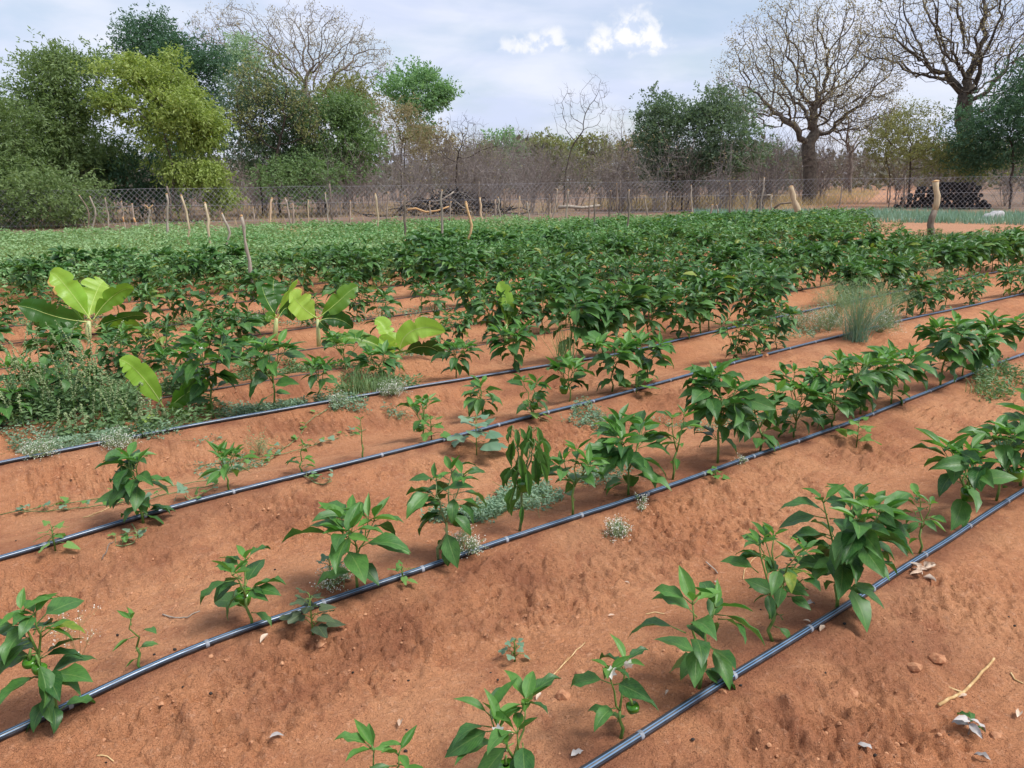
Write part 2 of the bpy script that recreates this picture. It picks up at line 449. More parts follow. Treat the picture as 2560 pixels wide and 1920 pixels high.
def mat_soil():
    m = bpy.data.materials.new('red_soil'); m.use_nodes = True
    k = N(m.node_tree); k.n.clear()
    tcn = k.new('ShaderNodeTexCoord'); O = tcn.outputs['Object']
    n1 = k.noise(O, .9, 5, .6); n2 = k.noise(O, 7, 5, .65, .3); n3 = k.noise(O, 45, 4, .7); n4 = k.noise(O, 210, 3, .7)
    c = k.mix(k.step(n1, .3, .7), srgb('bd8059'), srgb('cb946c'))
    c = k.mix(k.math('MULTIPLY', k.step(n2, .45, .72), .8), c, srgb('a86f50'))
    c = k.mix(k.math('MULTIPLY', k.step(n3, .52, .72), .6), c, srgb('d8a583'))
    c = k.mix(k.math('MULTIPLY', k.step(n4, .54, .68), .6), c, srgb('875740'))
    c = k.mix(k.math('MULTIPLY', k.step(k.noise(O, 75, 4, .8, .8), .60, .68), .75), c, srgb('5c392c'))  # dark specks painted in as the shade inside small soil pits
    at = k.new('ShaderNodeAttribute', attribute_name='damp')
    df = k.math('MULTIPLY', at.outputs['Fac'], k.step(k.noise(O, 3.2, 4, .6), .30, .62))
    c = k.mix(k.math('MULTIPLY', df, .75), c, srgb('85543f'))
    a2 = k.new('ShaderNodeAttribute', attribute_name='litter')
    c = k.mix(k.math('MULTIPLY', a2.outputs['Fac'], k.step(k.noise(O, .35, 5, .6), .25, .7, .75, 1.)), c, srgb('77685b'))
    a3 = k.new('ShaderNodeAttribute', attribute_name='sand')
    c = k.mix(a3.outputs['Fac'], c, k.mix(k.noise(O, 1.5, 4), srgb('a87a5c'), srgb('b98d70')))
    p = k.new('ShaderNodeBsdfPrincipled'); k.put(p.inputs['Base Color'], c)
    p.inputs['Roughness'].default_value = .95; p.inputs['Specular IOR Level'].default_value = .15
    b1 = k.new('ShaderNodeBump'); b1.inputs['Strength'].default_value = .9; b1.inputs['Distance'].default_value = .045
    k.put(b1.inputs['Height'], k.math('ADD', k.math('MULTIPLY', n3, .6), k.math('MULTIPLY', n2, .5)))
    b2 = k.new('ShaderNodeBump'); b2.inputs['Strength'].default_value = .8; b2.inputs['Distance'].default_value = .012
    k.put(b2.inputs['Height'], n4); k.put(b2.inputs['Normal'], b1.outputs[0]); k.put(p.inputs['Normal'], b2.outputs[0])
    o = k.new('ShaderNodeOutputMaterial'); k.l.new(p.outputs[0], o.inputs[0]); return m


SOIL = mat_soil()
CLOD = mat_plain('soil_clod', '966549', 'ba8a68', .95, 60, .004, .1)


def mat_pipe():
    m = bpy.data.materials.new('black_pipe'); m.use_nodes = True
    k = N(m.node_tree); k.n.clear()
    uvn = k.new('ShaderNodeUVMap'); s2 = k.new('ShaderNodeSeparateXYZ'); k.put(s2.inputs[0], uvn.outputs[0])
    tcn = k.new('ShaderNodeTexCoord')
    dust = k.step(k.noise(tcn.outputs['Object'], 14, 5, .65), .42, .75)
    c = k.mix(k.math('MULTIPLY', dust, .25), srgb('232428'), srgb('6a5a52'))
    u = s2.outputs[0]
    st = None
    for u0 in (0.775, 0.865):
        band = k.step(k.math('ABSOLUTE', k.math('SUBTRACT', u, u0)), .014, .026, 1, 0)
        st = band if st is None else k.math('MAXIMUM', st, band)
    c = k.mix(k.math('MULTIPLY', st, .5), c, srgb('7ba6cf'))
    p = k.new('ShaderNodeBsdfPrincipled'); k.put(p.inputs['Base Color'], c)
    k.put(p.inputs['Roughness'], k.math('ADD', .28, k.math('MULTIPLY', dust, .3)))
    o = k.new('ShaderNodeOutputMaterial'); k.l.new(p.outputs[0], o.inputs[0]); return m


PIPE = mat_pipe()
PIPE_FAR = mat_plain('dusty_black_pipe', '232326', '4a403a', .6, 5)

# ------------------------------------------------------------------ ground sheet


def lines(lo, hi, s0, grow_in, cap, reach, far=700.):
    a = list(np.arange(lo, hi, s0))
    s = s0
    while a[-1] < far:
        s = min(s * grow_in, cap) if a[-1] < reach else s * 1.25
        a.append(a[-1] + s)
    b = [lo]; s = s0
    while b[-1] > -far:
        s = min(s * 1.09, .1) if b[-1] > lo - 3 else s * 1.25
        b.append(b[-1] - s)
    return np.array(b[:0:-1] + a)


lu = lines(-.35, 3.3, .0090, 1.024, .115, 17); lv = lines(.45, 3.3, .0090, 1.024, .115, 13)
UU, VV = np.meshgrid(lu, lv, indexing='ij')
ZZ = terrain_uv(UU.ravel(), VV.ravel()).reshape(UU.shape)
XX, YY = xy_of(UU, VV)
gg = Geo(); nu, nv = UU.shape
ii = (np.arange(nu - 1)[:, None] * nv + np.arange(nv - 1)[None]).ravel()
gg.add(np.stack([XX, YY, ZZ], -1).reshape(-1, 3), np.stack([ii, ii + nv, ii + nv + 1, ii + 1], -1))
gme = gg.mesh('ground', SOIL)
tt, _ix = bed_frac(UU.ravel(), VV.ravel())
dp = np.clip(1.25 - np.minimum(tt * 1.2, (1 - tt) * 2.2) * 5.5, 0, 1) * (np.hypot(UU, VV).ravel() < 25)
dp = np.maximum(dp, .8 * np.clip((tt - .60) / .1, 0, 1) * np.clip(fbm(UU.ravel() * .9, VV.ravel() * .9, 2, 77) * 2 + .2, 0, 1) * (VV.ravel() < 8))
a = gme.attributes.new('damp', 'FLOAT', 'POINT'); a.data.foreach_set('value', dp.astype(np.float32))
dist = np.hypot(XX, YY).ravel()
lit = np.clip((dist - 27.2) / 2, 0, 1)
a = gme.attributes.new('litter', 'FLOAT', 'POINT'); a.data.foreach_set('value', lit.astype(np.float32))
# sandy track beyond the field corner
xx, yy = XX.ravel(), YY.ravel()
trk = np.array([at_dist(2120, 26)[:2], at_dist(1990, 33)[:2], at_dist(1880, 42)[:2], at_dist(1850, 55)[:2], at_dist(1905, 80)[:2], at_dist(1930, 130)[:2]])
dm = np.full(len(xx), 1e9)
sel = (dist > 20) & (dist < 150)
for k in range(len(trk) - 1):
    p0, p1 = trk[k], trk[k + 1]; e = p1 - p0
    t = np.clip(((xx[sel] - p0[0]) * e[0] + (yy[sel] - p0[1]) * e[1]) / (e @ e), 0, 1)
    dm[sel] = np.minimum(dm[sel], np.hypot(xx[sel] - p0[0] - t * e[0], yy[sel] - p0[1] - t * e[1]))
sand = np.clip(1.35 - dm / (3.2 + dist * .03) + .5 * fbm(xx * .5, yy * .5, 3, 9), 0, 1)
a = gme.attributes.new('sand', 'FLOAT', 'POINT'); a.data.foreach_set('value', sand.astype(np.float32))
tag(link('ground', gme), 'red sandy soil shaped into low planting beds with furrows', kind='structure')
del UU, VV, ZZ, XX, YY, gg

# ------------------------------------------------------------------ irrigation pipes
ORD = ['', 'first', 'second', 'third', 'fourth', 'fifth', 'sixth', 'seventh', 'eighth', 'ninth', 'tenth', 'eleventh', 'twelfth', 'thirteenth', 'fourteenth']
PR = .0135
em_g = Geo(); tube(em_g, [(-.007, 0, 0), (-.006, 0, 0), (.006, 0, 0), (.007, 0, 0)], [PR * 1.0, PR * 1.05, PR * 1.05, PR], 10)
EMIT = mat_plain('emitter_band', '6a7078', '9aa0a8', .4, 20); em_me = em_g.mesh('emitter', EMIT)


def pipe_path(k, u):
    v = row_v(k, u) + .006 * fbm(u * 1.3, u * 0, 2, 60 + k)
    x, y = xy_of(u, v)
    z = terrain_uv(u, v, False); z = np.convolve(np.pad(z, 4, 'edge'), np.ones(9) / 9, 'valid')
    return np.stack([x, y, z + PR * .85], -1)


PIPELAB = {1: 'black irrigation pipe with twin blue stripes beside the tallest near pepper bush',
           2: 'second irrigation pipe, passing the wilting pepper plant',
           3: 'third irrigation pipe, running past the creeping melon vine',
           4: 'fourth irrigation pipe, edging the tall weeds'}
for k, (u0, u1, du) in {1: (-.5, 9, .04), 2: (-.9, 11, .05), 3: (-.8, 16, .06), 4: (-.8, 16, .08), 5: (-.5, 18, .12), 6: (-.5, 18, .12), 7: (-.5, 18, .15),
                        8: (-.6, 18, .2), 9: (-.6, 18, .2), 10: (-.6, 16, .2)}.items():
    u = np.arange(u0, u1, du); pts = pipe_path(k, u)
    if k > 4: pts[:, 2] += .012 * fbm(u * .6, u * 0 + k, 2, 90 + k) - .010
    g = Geo(); tube(g, pts, PR if k < 5 else .0085, 16 if k < 4 else 8)
    # start the stripe seam on top: rotate the u coordinate by section direction is fixed by the frame
    root = empty('irrigation_pipe', pts[0], PIPELAB.get(k, 'black irrigation pipe on the %s planted row behind the blue-striped pipe' % ORD[k - 1]), 'pipe', 'irrigation pipes along the beds')
    for vv in g.v: vv -= pts[0]
    link('tube', g.mesh('tube', PIPE if k < 5 else PIPE_FAR), root)
    if k <= 3:
        for s in np.arange(u0 + .2, min(u1, 7.5), .43):
            p = pipe_path(k, np.linspace(s - .3, s + .3, 13))
            e = link('emitter', em_me, root, p[6] - pts[0]); dd = p[7] - p[5]
            e.rotation_euler = Vector(dd).to_track_quat('X', 'Z').to_euler()

# ------------------------------------------------------------------ leaves
WP = ([0, .10, .26, .42, .6, .78, .9, 1], [.06, .52, .93, 1, .82, .46, .2, 0.])


def leaf_template(ratio=.46, fold=.35, bend=1.0, wave=.03, seed=0, n=6, edge=0., wp=WP):
    """unit-length leaf along +Y, upper side +Z; bend in radians over its length"""
    r = np.random.default_rng(seed); s = np.linspace(0, 1, n + 1)
    wd = np.interp(s, *wp) * ratio / 2
    ang = -bend * (s - .15) * np.clip(s * 1.2, 0, 1)
    y = np.concatenate([[0], np.cumsum(np.cos((ang[1:] + ang[:-1]) / 2)) / n]); z = np.concatenate([[0], np.cumsum(np.sin((ang[1:] + ang[:-1]) / 2)) / n])
    c = np.array([-1, -.5, 0, .5, 1]); V = []; UVs = []
    for i in range(n + 1):
        x = c * wd[i]
        up = np.abs(x) * fold + np.array([1, .2, 0, .2, 1]) * wave * r.normal() * math.sin(math.pi * s[i]) - edge * c ** 4 * wd[i]
        nx = np.array([0, -math.sin(ang[i]), math.cos(ang[i])])
        V.append(np.stack([x * (1 - .25 * fold), y[i] + up * nx[1], z[i] + up * nx[2]], -1)); UVs.append(np.stack([c / 2 + .5, np.full(5, s[i])], -1))
    i = np.arange(n)[:, None] * 5; j = np.arange(4)[None]
    q = np.stack([i + j, i + j + 1, i + j + 6, i + j + 5], -1).reshape(-1, 4)
    return np.concatenate(V), q, np.concatenate(UVs)


LT = {'mature': [leaf_template(.54, .40, .75, .03, 1), leaf_template(.50, .5, 1.0, .035, 2), leaf_template(.58, .28, .55, .04, 3), leaf_template(.52, .45, 1.25, .03, 4, edge=.2)],
      'young': [leaf_template(.42, .65, .25, .02, 5), leaf_template(.46, .5, .5, .02, 6), leaf_template(.40, .8, -.1, .02, 7)],
      'wilt': [leaf_template(.42, 1.5, .35, .05, 8), leaf_template(.46, 1.2, .6, .06, 9, edge=.4)]}


def frame(d, roll=0., upref=(0, 0, 1)):
    d = unit(d); up = np.asarray(upref, float)
    if abs(d @ up) > .97: up = np.array([.3, -.9, .2])
    x = unit(np.cross(d, up)); z = np.cross(x, d)
    c, s = math.cos(roll), math.sin(roll)
    return np.stack([x * c + z * s, d, z * c - x * s], 1)


LEAFME = {}
for key, mt in (('mature', PEP), ('young', PEP_YOUNG), ('wilt', PEP_WILT)):
    LEAFME[key] = []
    for T in LT[key]:
        g = Geo(); g.add(T[0], T[1], uv=T[2]); LEAFME[key].append(g.mesh('pepper_leaf', mt))
g = Geo(); g.add(LT['mature'][3][0], LT['mature'][3][1], uv=LT['mature'][3][2]); LEAFME['yellow'] = [g.mesh('pepper_leaf', PEP_YEL)]
LT['yellow'] = [LT['mature'][3]]


def pepper(rng, h, wd, n, style='normal', lean=(0, 0)):
    """returns stems [(pts, radii)], leaves [(pos, dir, roll, length, kind, variant)], sites for fruit"""
    stems, leaves, sites = [], [], []
    L0 = min(.19, .44 * wd) * (1.0 if style != 'bush' else .80)
    hf = h * (rng.uniform(.36, .5) if style != 'bush' else rng.uniform(.22, .34)); lx, ly = lean
    r0 = .0035 + .0075 * h
    p = [np.zeros(3)]
    for t in (.35, .7, 1.): p.append(np.array([lx * hf * t + rng.normal() * .006, ly * hf * t + rng.normal() * .006, hf * t]))
    stems.append((np.array(p), np.linspace(r0, r0 * .78, 4)))
    fork = p[-1]
    nb = {'sparse': 2, 'bush': 4, 'tiny': 1, 'column': 2}.get(style, 3)
    az0 = rng.uniform(0, 6.28); nodes = []; tips = []
    for b in range(nb):
        az = az0 + 6.283 * b / nb + rng.normal() * .3
        reach = wd * rng.uniform(.12, .2) * {'tiny': .3, 'column': .3, 'bush': 1.25}.get(style, 1); rise = (h - hf) * rng.uniform(.68, .95)
        q = [fork]
        for t in (.25, .5, .75, 1.):
            q.append(fork + np.array([math.cos(az) * reach * t ** .8 + lx * rise * t * .6, math.sin(az) * reach * t ** .8 + ly * rise * t * .6, rise * t]) + rng.normal(size=3) * .006)
        q = np.array(q); stems.append((q, np.linspace(r0 * .7, r0 * .3, 5)))
        nodes += [(q[1], .35), (q[2], .55), (q[3], .75)]; tips.append(q[4]); sites.append(q[1])
        if style in ('normal', 'bush') and rng.random() < .8:
            az2 = az + rng.choice([-1, 1]) * rng.uniform(.5, .9); q2 = [q[2]]
            for t in (.5, 1.):
                q2.append(q[2] + np.array([math.cos(az2) * reach * .8 * t, math.sin(az2) * reach * .8 * t, rise * .42 * t]))
            stems.append((np.array(q2), np.linspace(r0 * .45, r0 * .25, 3))); nodes.append((q2[1], .7)); tips.append(q2[2]); sites.append(q2[1])
    for t in ((.55, .85) if style != 'column' else (.3, .5, .7, .9)): nodes.append((p[0] + (fork - p[0]) * t, t * .3))
    if style == 'tiny': nodes += [(fork * .6, .3)]
    jobs = []
    nt = 4 if style != 'tiny' else 3
    for tp in tips:
        a = rng.uniform(0, 6.28)
        for j in range(nt): jobs.append((tp, a + j * 2.4 + rng.normal() * .25, rng.uniform(.35, .95) if j < 2 else rng.uniform(.0, .4), L0 * rng.uniform(.5, .78), 'young' if j < 3 else 'mature'))
    k = 0
    while len(jobs) < n:
        nd, lev = nodes[k % len(nodes)]; k += 1
        out = math.atan2(nd[1] - ly * nd[2] * .5, nd[0] - lx * nd[2] * .5) if math.hypot(nd[0], nd[1]) > .02 else rng.uniform(0, 6.28)
        a = out + rng.normal() * 1.0 + (rng.choice([0, 2.1, -2.1]) if lev < .5 else 0)
        e = rng.uniform(-.85, .15) + lev * .55 - (.25 if style == 'droop' else 0)
        jobs.append((nd + rng.normal(size=3) * .01, a, e, L0 * rng.uniform(.72, 1.08) * (1 if lev > .2 else .78), 'mature'))
    for (pos, a, e, L, kind) in jobs[:max(n, nt * len(tips))]:
        if style == 'wilt':
            e = rng.uniform(-1.45, -1.05); kind = 'wilt'
        d1 = np.array([math.cos(a) * math.cos(e + .45), math.sin(a) * math.cos(e + .45), math.sin(e + .45)])
        pl = L * rng.uniform(.2, .34) * (1.0 if kind != 'young' else .6)
        b1 = pos + d1 * pl
        if style == 'wilt': b1 = pos + np.array([math.cos(a), math.sin(a), .35]) * pl * 1.2
        d2 = np.array([math.cos(a) * math.cos(e), math.sin(a) * math.cos(e), math.sin(e)])
        stems.append((np.array([pos, pos + d1 * pl * .6, b1]), np.array([.0022, .0018, .0016]) * (.6 + h)))
        leaves.append((b1, d2, rng.normal() * .35, L, kind, int(rng.integers(0, 9))))
    return stems, leaves, sites


def leaf_arrays(leaves, keymat=None):
    g = Geo()
    for (pos, d, roll, L, kind, var) in leaves:
        T = LT[kind][var % len(LT[kind])]
        M = frame(d, roll)
        g.add(T[0] * L @ M.T + pos, T[1], uv=T[2], tint=(var * .137) % .9 + (.0 if kind != 'young' else .12))
    return g


def bell_mesh(rng, r, h):
    n, s = 12, 16; g = Geo(); t = np.linspace(0, 1, n)
    prof = np.interp(t, [0, .06, .18, .4, .7, .88, .97, 1], [.25, .72, .98, 1, .86, .66, .35, .05]) * r
    z = -h * np.interp(t, [0, .06, .5, .95, 1], [.05, 0, .5, 1, .95]); a = np.arange(s) * 6.2832 / s
    lob = 1 + .085 * np.cos(4 * a)[None] * np.interp(t, [0, .3, 1], [.6, .8, 1.6])[:, None]
    V = np.stack([prof[:, None] * lob * np.cos(a), prof[:, None] * lob * np.sin(a), np.broadcast_to(z[:, None], (n, s))], -1).reshape(-1, 3)
    i = np.arange(n - 1)[:, None] * s; j = np.arange(s)[None]; k = (j + 1) % s
    g.add(V, np.stack([i + j, i + s + j, i + s + k, i + k], -1).reshape(-1, 4)); return g.mesh('fruit', FRUIT)


_rg = np.random.default_rng(5)
FRUITME = [bell_mesh(_rg, .031, .062), bell_mesh(_rg, .034, .056), bell_mesh(_rg, .018, .024)]
g = Geo(); tube(g, [(0, 0, .0), (.002, 0, .012), (.008, 0, .026)], [.005, .0035, .003], 6); STALKME = g.mesh('fruit_stalk', STEM)
g = Geo()
for k in range(6):
    a = k * 1.0472; d = np.array([math.cos(a), math.sin(a), .25]); s = np.array([-math.sin(a), math.cos(a), 0])
    g.add([(0, 0, 0), d * .008 + s * .005, d * .016, d * .008 - s * .005], [(0, 1, 2, 3)])
tube(g, [(0, 0, 0), (0, 0, .006)], [.002, .0015], 5, .4)
FLOWERME = g.mesh('flower', WHITE)


def add_fruit(root, pos, k, sc=1., rng=None):
    f = link('fruit', FRUITME[k], root, pos); f.scale = (sc, sc, sc); f.rotation_euler = (rng.normal() * .2, rng.normal() * .2, rng.uniform(0, 6))
    link('fruit_stalk', STALKME, f)
    return f


def stem_mesh(stems, mat, sides):
    g = Geo()
    for pts, rad in stems: tube(g, pts, rad, sides)
    return g.mesh('stem', mat)


def near_pepper(seed, bx, by, ty, wpx, n, label, style='normal', lean=(0, 0), fruits=0, small=0, flowers=0, yellow=0, mat=STEM, group='pepper plants close by', young=0):
    rng = np.random.default_rng(seed)
    p = G(bx, by); h = max(.06, height_for(p, ty)); wd = wpx * KP * depth(p) / FPX
    st, lv, sites = pepper(rng, h * .93, wd, n, style, lean)
    top = max(q[0][:, 2].max() for q in st); tl = max(b[2] + max(0, d[2]) * L for b, d, _, L, _, _ in lv); s = h / max(top, tl)
    st = [(a * np.array([1, 1, s]), b) for a, b in st]; lv = [(b * np.array([1, 1, s]), d, r, L, k, v) for b, d, r, L, k, v in lv]
    root = empty('pepper_plant', p - np.array([0, 0, .006]), label, 'pepper plant', group)
    link('stem', stem_mesh(st, mat, 7), root)
    for i, (b, d, r, L, k, v) in enumerate(lv):
        if i >= len(lv) - yellow: k = 'yellow'
        if young and rng.random() < young and k == 'mature': k = 'young'
        me = LEAFME[k][v % len(LEAFME[k])]
        o = link('leaf', me, root); M = Matrix(frame(d, r).tolist()).to_4x4(); M.translation = Vector(b)
        o.matrix_local = M @ Matrix.Diagonal((L, L, L, 1))
    for k in range(fruits): add_fruit(root, sites[k % len(sites)] * np.array([1, 1, s]) + np.array([rng.normal() * .02, rng.normal() * .02 - .02, -.03]), int(rng.integers(0, 2)), rng.uniform(.8, 1.1), rng)
    for k in range(small): add_fruit(root, sites[k % len(sites)] * np.array([1, 1, s]) + np.array([rng.normal() * .015, -.02, -.01]), 2, rng.uniform(.8, 1.2), rng)
    for k in range(flowers):
        f = link('flower', FLOWERME, root, lv[k * 4 % len(lv)][0] + np.array([0, -.012, .0])); f.rotation_euler = (1.2 + rng.normal() * .3, rng.normal() * .3, rng.uniform(0, 6)); f.scale = (1.25,) * 3
    return p


NEAR = [  # seed, base x, base y, top y, width, leaves, label, options
    (11, 1340, 1597, 1405, 195, 12, 'small pepper plant with two white flowers beside the blue-striped pipe', dict(style='sparse', small=1, flowers=2)),
    (12, 1510, 1487, 1232, 232, 19, 'upright bare-stemmed pepper plant with a rosette of leaves beside the blue-striped pipe', dict(style='sparse')),
    (13, 1670, 1385, 1145, 185, 36, 'small-leaved branching pepper plant with yellow-blotched leaves beside the tallest bush', dict(style='bush', yellow=2)),
    (14, 1808, 1318, 1032, 270, 62, 'largest dark pepper bush hanging its leaves over the blue-striped pipe', dict(style='bush', fruits=1)),
    (15, 1985, 1195, 1062, 95, 16, 'slim young pepper plant just behind the largest pepper bush', dict(style='sparse', young=.5)),
    (16, 2076, 1132, 930, 190, 32, 'pepper plant with bare lower stem between two clumps along the striped pipe', dict(fruits=1)),
    (17, 2152, 1082, 900, 165, 34, 'fruiting pepper plant overlapping the end clump of the striped pipe', dict(fruits=2)),
    (18, 2205, 1050, 832, 200, 56, 'tall bushy pepper plant at the end clump of the striped pipe', dict(style='bush', fruits=1)),
    (19, 1118, 1712, 1480, 250, 20, 'low pepper plant with a white flower and a big green pepper', dict(fruits=1, flowers=2)),
    (20, 850, 1772, 1580, 215, 15, 'light green leafy pepper plant next after the low one with a big pepper', dict(style='sparse', young=.4)),
    (21, 130, 1557, 1272, 210, 30, 'ragged tall pepper plant with curled leaves standing over the second pipe', dict(style='column', small=2, yellow=1, lean=(-.10, 0))),
    (22, 307, 1447, 1310, 100, 8, 'tiny pepper seedling with few leaves near the second pipe', dict(style='tiny', young=.6)),
    (23, 545, 1358, 1180, 180, 17, 'pepper plant with one round green pepper beside the second pipe', dict(fruits=1, style='sparse')),
    (24, 772, 1276, 1078, 215, 28, 'compact full-crowned pepper plant on a bare stem by the second pipe', dict()),
    (26, 947, 1215, 985, 160, 30, 'leaning pepper plant with drooping crown above the green mat', dict(style='droop', lean=(.22, .05), fruits=1, mat=STEM_OLD)),
    (27, 1122, 1147, 925, 140, 26, 'wilting pepper plant with limp hanging leaves and a pale stem', dict(style='wilt', lean=(.12, .05), fruits=1, mat=STEM_OLD)),
    (28, 1237, 1115, 950, 130, 28, 'pepper plant next to the wilting one along the second pipe', dict()),
    (29, 1357, 1070, 882, 185, 44, 'broad pepper plant with pale buds along the second pipe', dict(flowers=1)),
    (30, 1453, 1036, 865, 100, 15, 'thin-stemmed light green pepper plant along the second pipe', dict(style='sparse', young=.5)),
    (31, 1550, 1000, 772, 200, 62, 'tall large-leaved pepper plant with a low green pepper', dict(fruits=1)),
    (32, 1642, 975, 812, 140, 36, 'pepper plant with long hanging lower leaves beside the tall one', dict(style='droop')),
    (33, 1715, 945, 790, 185, 54, 'dense pepper plant in the thick hedge-like run of the second row', dict(style='bush')),
    (34, 1800, 925, 752, 190, 62, 'densest dark pepper plant in the hedge-like run of the second row', dict(style='bush')),
    (35, 1858, 895, 742, 165, 54, 'pepper plant closing the hedge-like run of the second row', dict(style='bush')),
    (36, 1925, 872, 735, 150, 44, 'pepper plant with spaced leaves between the hedge-like run and the fruiting plant', dict()),
    (37, 2030, 838, 672, 165, 46, 'fruiting pepper plant with two dark peppers far along the second row', dict(fruits=2)),
    (38, 2078, 815, 690, 135, 40, 'pepper plant leaning on the far fruiting plant of the second row', dict()),
    (39, 2145, 785, 672, 150, 44, 'last pepper plant of the second row before the weedy end', dict()),
    (41, 310, 1130, 955, 150, 34, 'tall narrow pepper plant by the third pipe with a vine at its foot', dict(style='column', small=1, lean=(-.06, 0))),
    (42, 495, 1060, 955, 120, 20, 'light green pepper plant rising from the creeping vine', dict(young=.6)),
    (43, 652, 1026, 950, 82, 10, 'small light green pepper seedling where the vine crosses the third pipe', dict(style='tiny', young=.8)),
    (44, 783, 990, 895, 45, 6, 'spindly pepper seedling with leaves only at its tip', dict(style='tiny', young=.8)),
    (45, 915, 950, 850, 98, 20, 'pepper plant above a lobed seedling on the third row', dict(fruits=1)),
    (46, 1040, 900, 808, 110, 20, 'pepper plant with a hanging green pepper above the pale lobed weed', dict(fruits=2, style='sparse')),
    (47, 1150, 905, 800, 95, 16, 'slim pepper plant above a light green lobed seedling', dict(fruits=1, style='sparse')),
    (48, 1230, 868, 762, 120, 26, 'pepper plant with a round fruit on the third row', dict(fruits=1)),
    (49, 1322, 846, 715, 170, 42, 'broad pepper plant beside a lobed weed on the third row', dict()),
    (50, 1400, 828, 712, 150, 40, 'pepper plant with stiff branches by a soil clod on the third row', dict(fruits=1)),
    (53, 462, 903, 690, 190, 56, 'tall broad pepper plant beside the pale torn banana leaf', dict(flowers=2)),
    (54, 594, 885, 715, 130, 34, 'pepper plant on a clear stem between the tall one and the banana pair', dict()),
    (55, 692, 866, 762, 100, 24, 'lower pepper plant on the weedy fourth row', dict()),
    (56, 985, 815, 728, 95, 30, 'dark pepper plant right beside the low banana plant', dict(fruits=1)),
    (57, 1110, 800, 690, 120, 40, 'dark leafy pepper plant on the fourth row in front of the lone banana leaf', dict()),
    (61, 300, 800, 690, 130, 40, 'bushy pepper plant between the largest banana plant and the tall broad pepper', dict(style='bush')),
    (62, 545, 822, 715, 120, 34, 'bushy pepper plant just in front of the dark banana plant', dict(style='bush')),
    (63, 745, 800, 712, 110, 30, 'bushy pepper plant between the yellow-leaved and the low banana plants', dict(style='bush')),
    (64, 385, 850, 735, 130, 38, 'bushy pepper plant behind the pale torn banana leaf', dict(style='bush')),
    (59, 12, 948, 832, 150, 22, 'broad-leaved pepper plant at the weedy end of the fourth pipe', dict(style='sparse')),
    (60, 55, 880, 770, 120, 26, 'pepper plant swallowed by the amaranth weeds', dict()),
    (58, 820, 835, 735, 110, 34, 'dark pepper plant partly hiding the low banana plant', dict(fruits=1)),
]
for (sd, bx, by, ty, wp, n, lab, opt) in NEAR:
    near_pepper(sd, bx, by, ty, wp, int(n * (1.35 if opt.get('style') not in ('tiny',) else 1)), lab, **opt)

# mid-distance peppers: a set of shared plants
VAR = []
for k in range(12):
    rng = np.random.default_rng(300 + k)
    st, lv, sites = pepper(rng, .5, rng.uniform(.50, .62), int(rng.integers(66, 100)), 'bush' if k % 3 else 'normal', (rng.normal() * .05, rng.normal() * .05))
    VAR.append((stem_mesh(st, STEM, 4), leaf_arrays(lv).mesh('foliage', PEP_MID), sites))
VARS = []   # sparser, smaller ones
for k in range(6):
    rng = np.random.default_rng(340 + k)
    st, lv, sites = pepper(rng, .4, .38, int(rng.integers(26, 40)), 'sparse' if k % 2 else 'normal')
    VARS.append((stem_mesh(st, STEM, 4), leaf_arrays(lv).mesh('foliage', PEP_MID), sites))


def mid_pepper(p, sc, var, rz, label, group, rng, fruit=False):
    root = empty('pepper_plant', p, label, 'pepper plant', group, rz, sc)
    link('stem', var[0], root); link('foliage', var[1], root)
    if fruit:
        f = link('fruit', FRUITME[int(rng.integers(0, 2))], root, var[2][0] + np.array([.02, -.03, -.03])); link('fruit_stalk', STALKME, f)


LOWT = [leaf_template(.56, .4, .8, .02, 90, n=3), leaf_template(.52, .5, 1.1, .02, 91, n=3)]
LOW = []
for k in range(8):
    rng = np.random.default_rng(360 + k); st, lv, sites = pepper(rng, .5, rng.uniform(.5, .62), int(rng.integers(50, 68)), 'bush'); g = Geo()
    for (pos, d, roll, L, kind, var) in lv:
        T = LOWT[var % 2]; V = T[0].reshape(4, 5, 3)[:, (0, 2, 4)].reshape(-1, 3); i = np.arange(3)[:, None] * 3; j = np.arange(2)[None]
        g.add(V * L * 1.1 @ frame(d, roll).T + pos, np.stack([i + j, i + j + 1, i + j + 4, i + j + 3], -1).reshape(-1, 4), tint=(var * .137) % .9)
    gs = Geo()
    for pts, rad in st[:6]: tube(gs, pts, rad, 3, cap=False)
    LOW.append((np.concatenate(g.v), np.concatenate(g.q), np.concatenate(g.ti), np.concatenate(gs.v), np.concatenate(gs.q)))
rng = np.random.default_rng(77)
cand = []
TAKEN = [G(b[1], b[2])[:2] for b in NEAR]
BANPOS = [(*G(a_, b_)[:2], r_) for a_, b_, r_ in ((190, 742, .45), (195, 775, .4), (595, 742, .36), (600, 765, .3), (689, 748, .36), (690, 772, .3), (859, 800, .3), (356, 905, .3))]
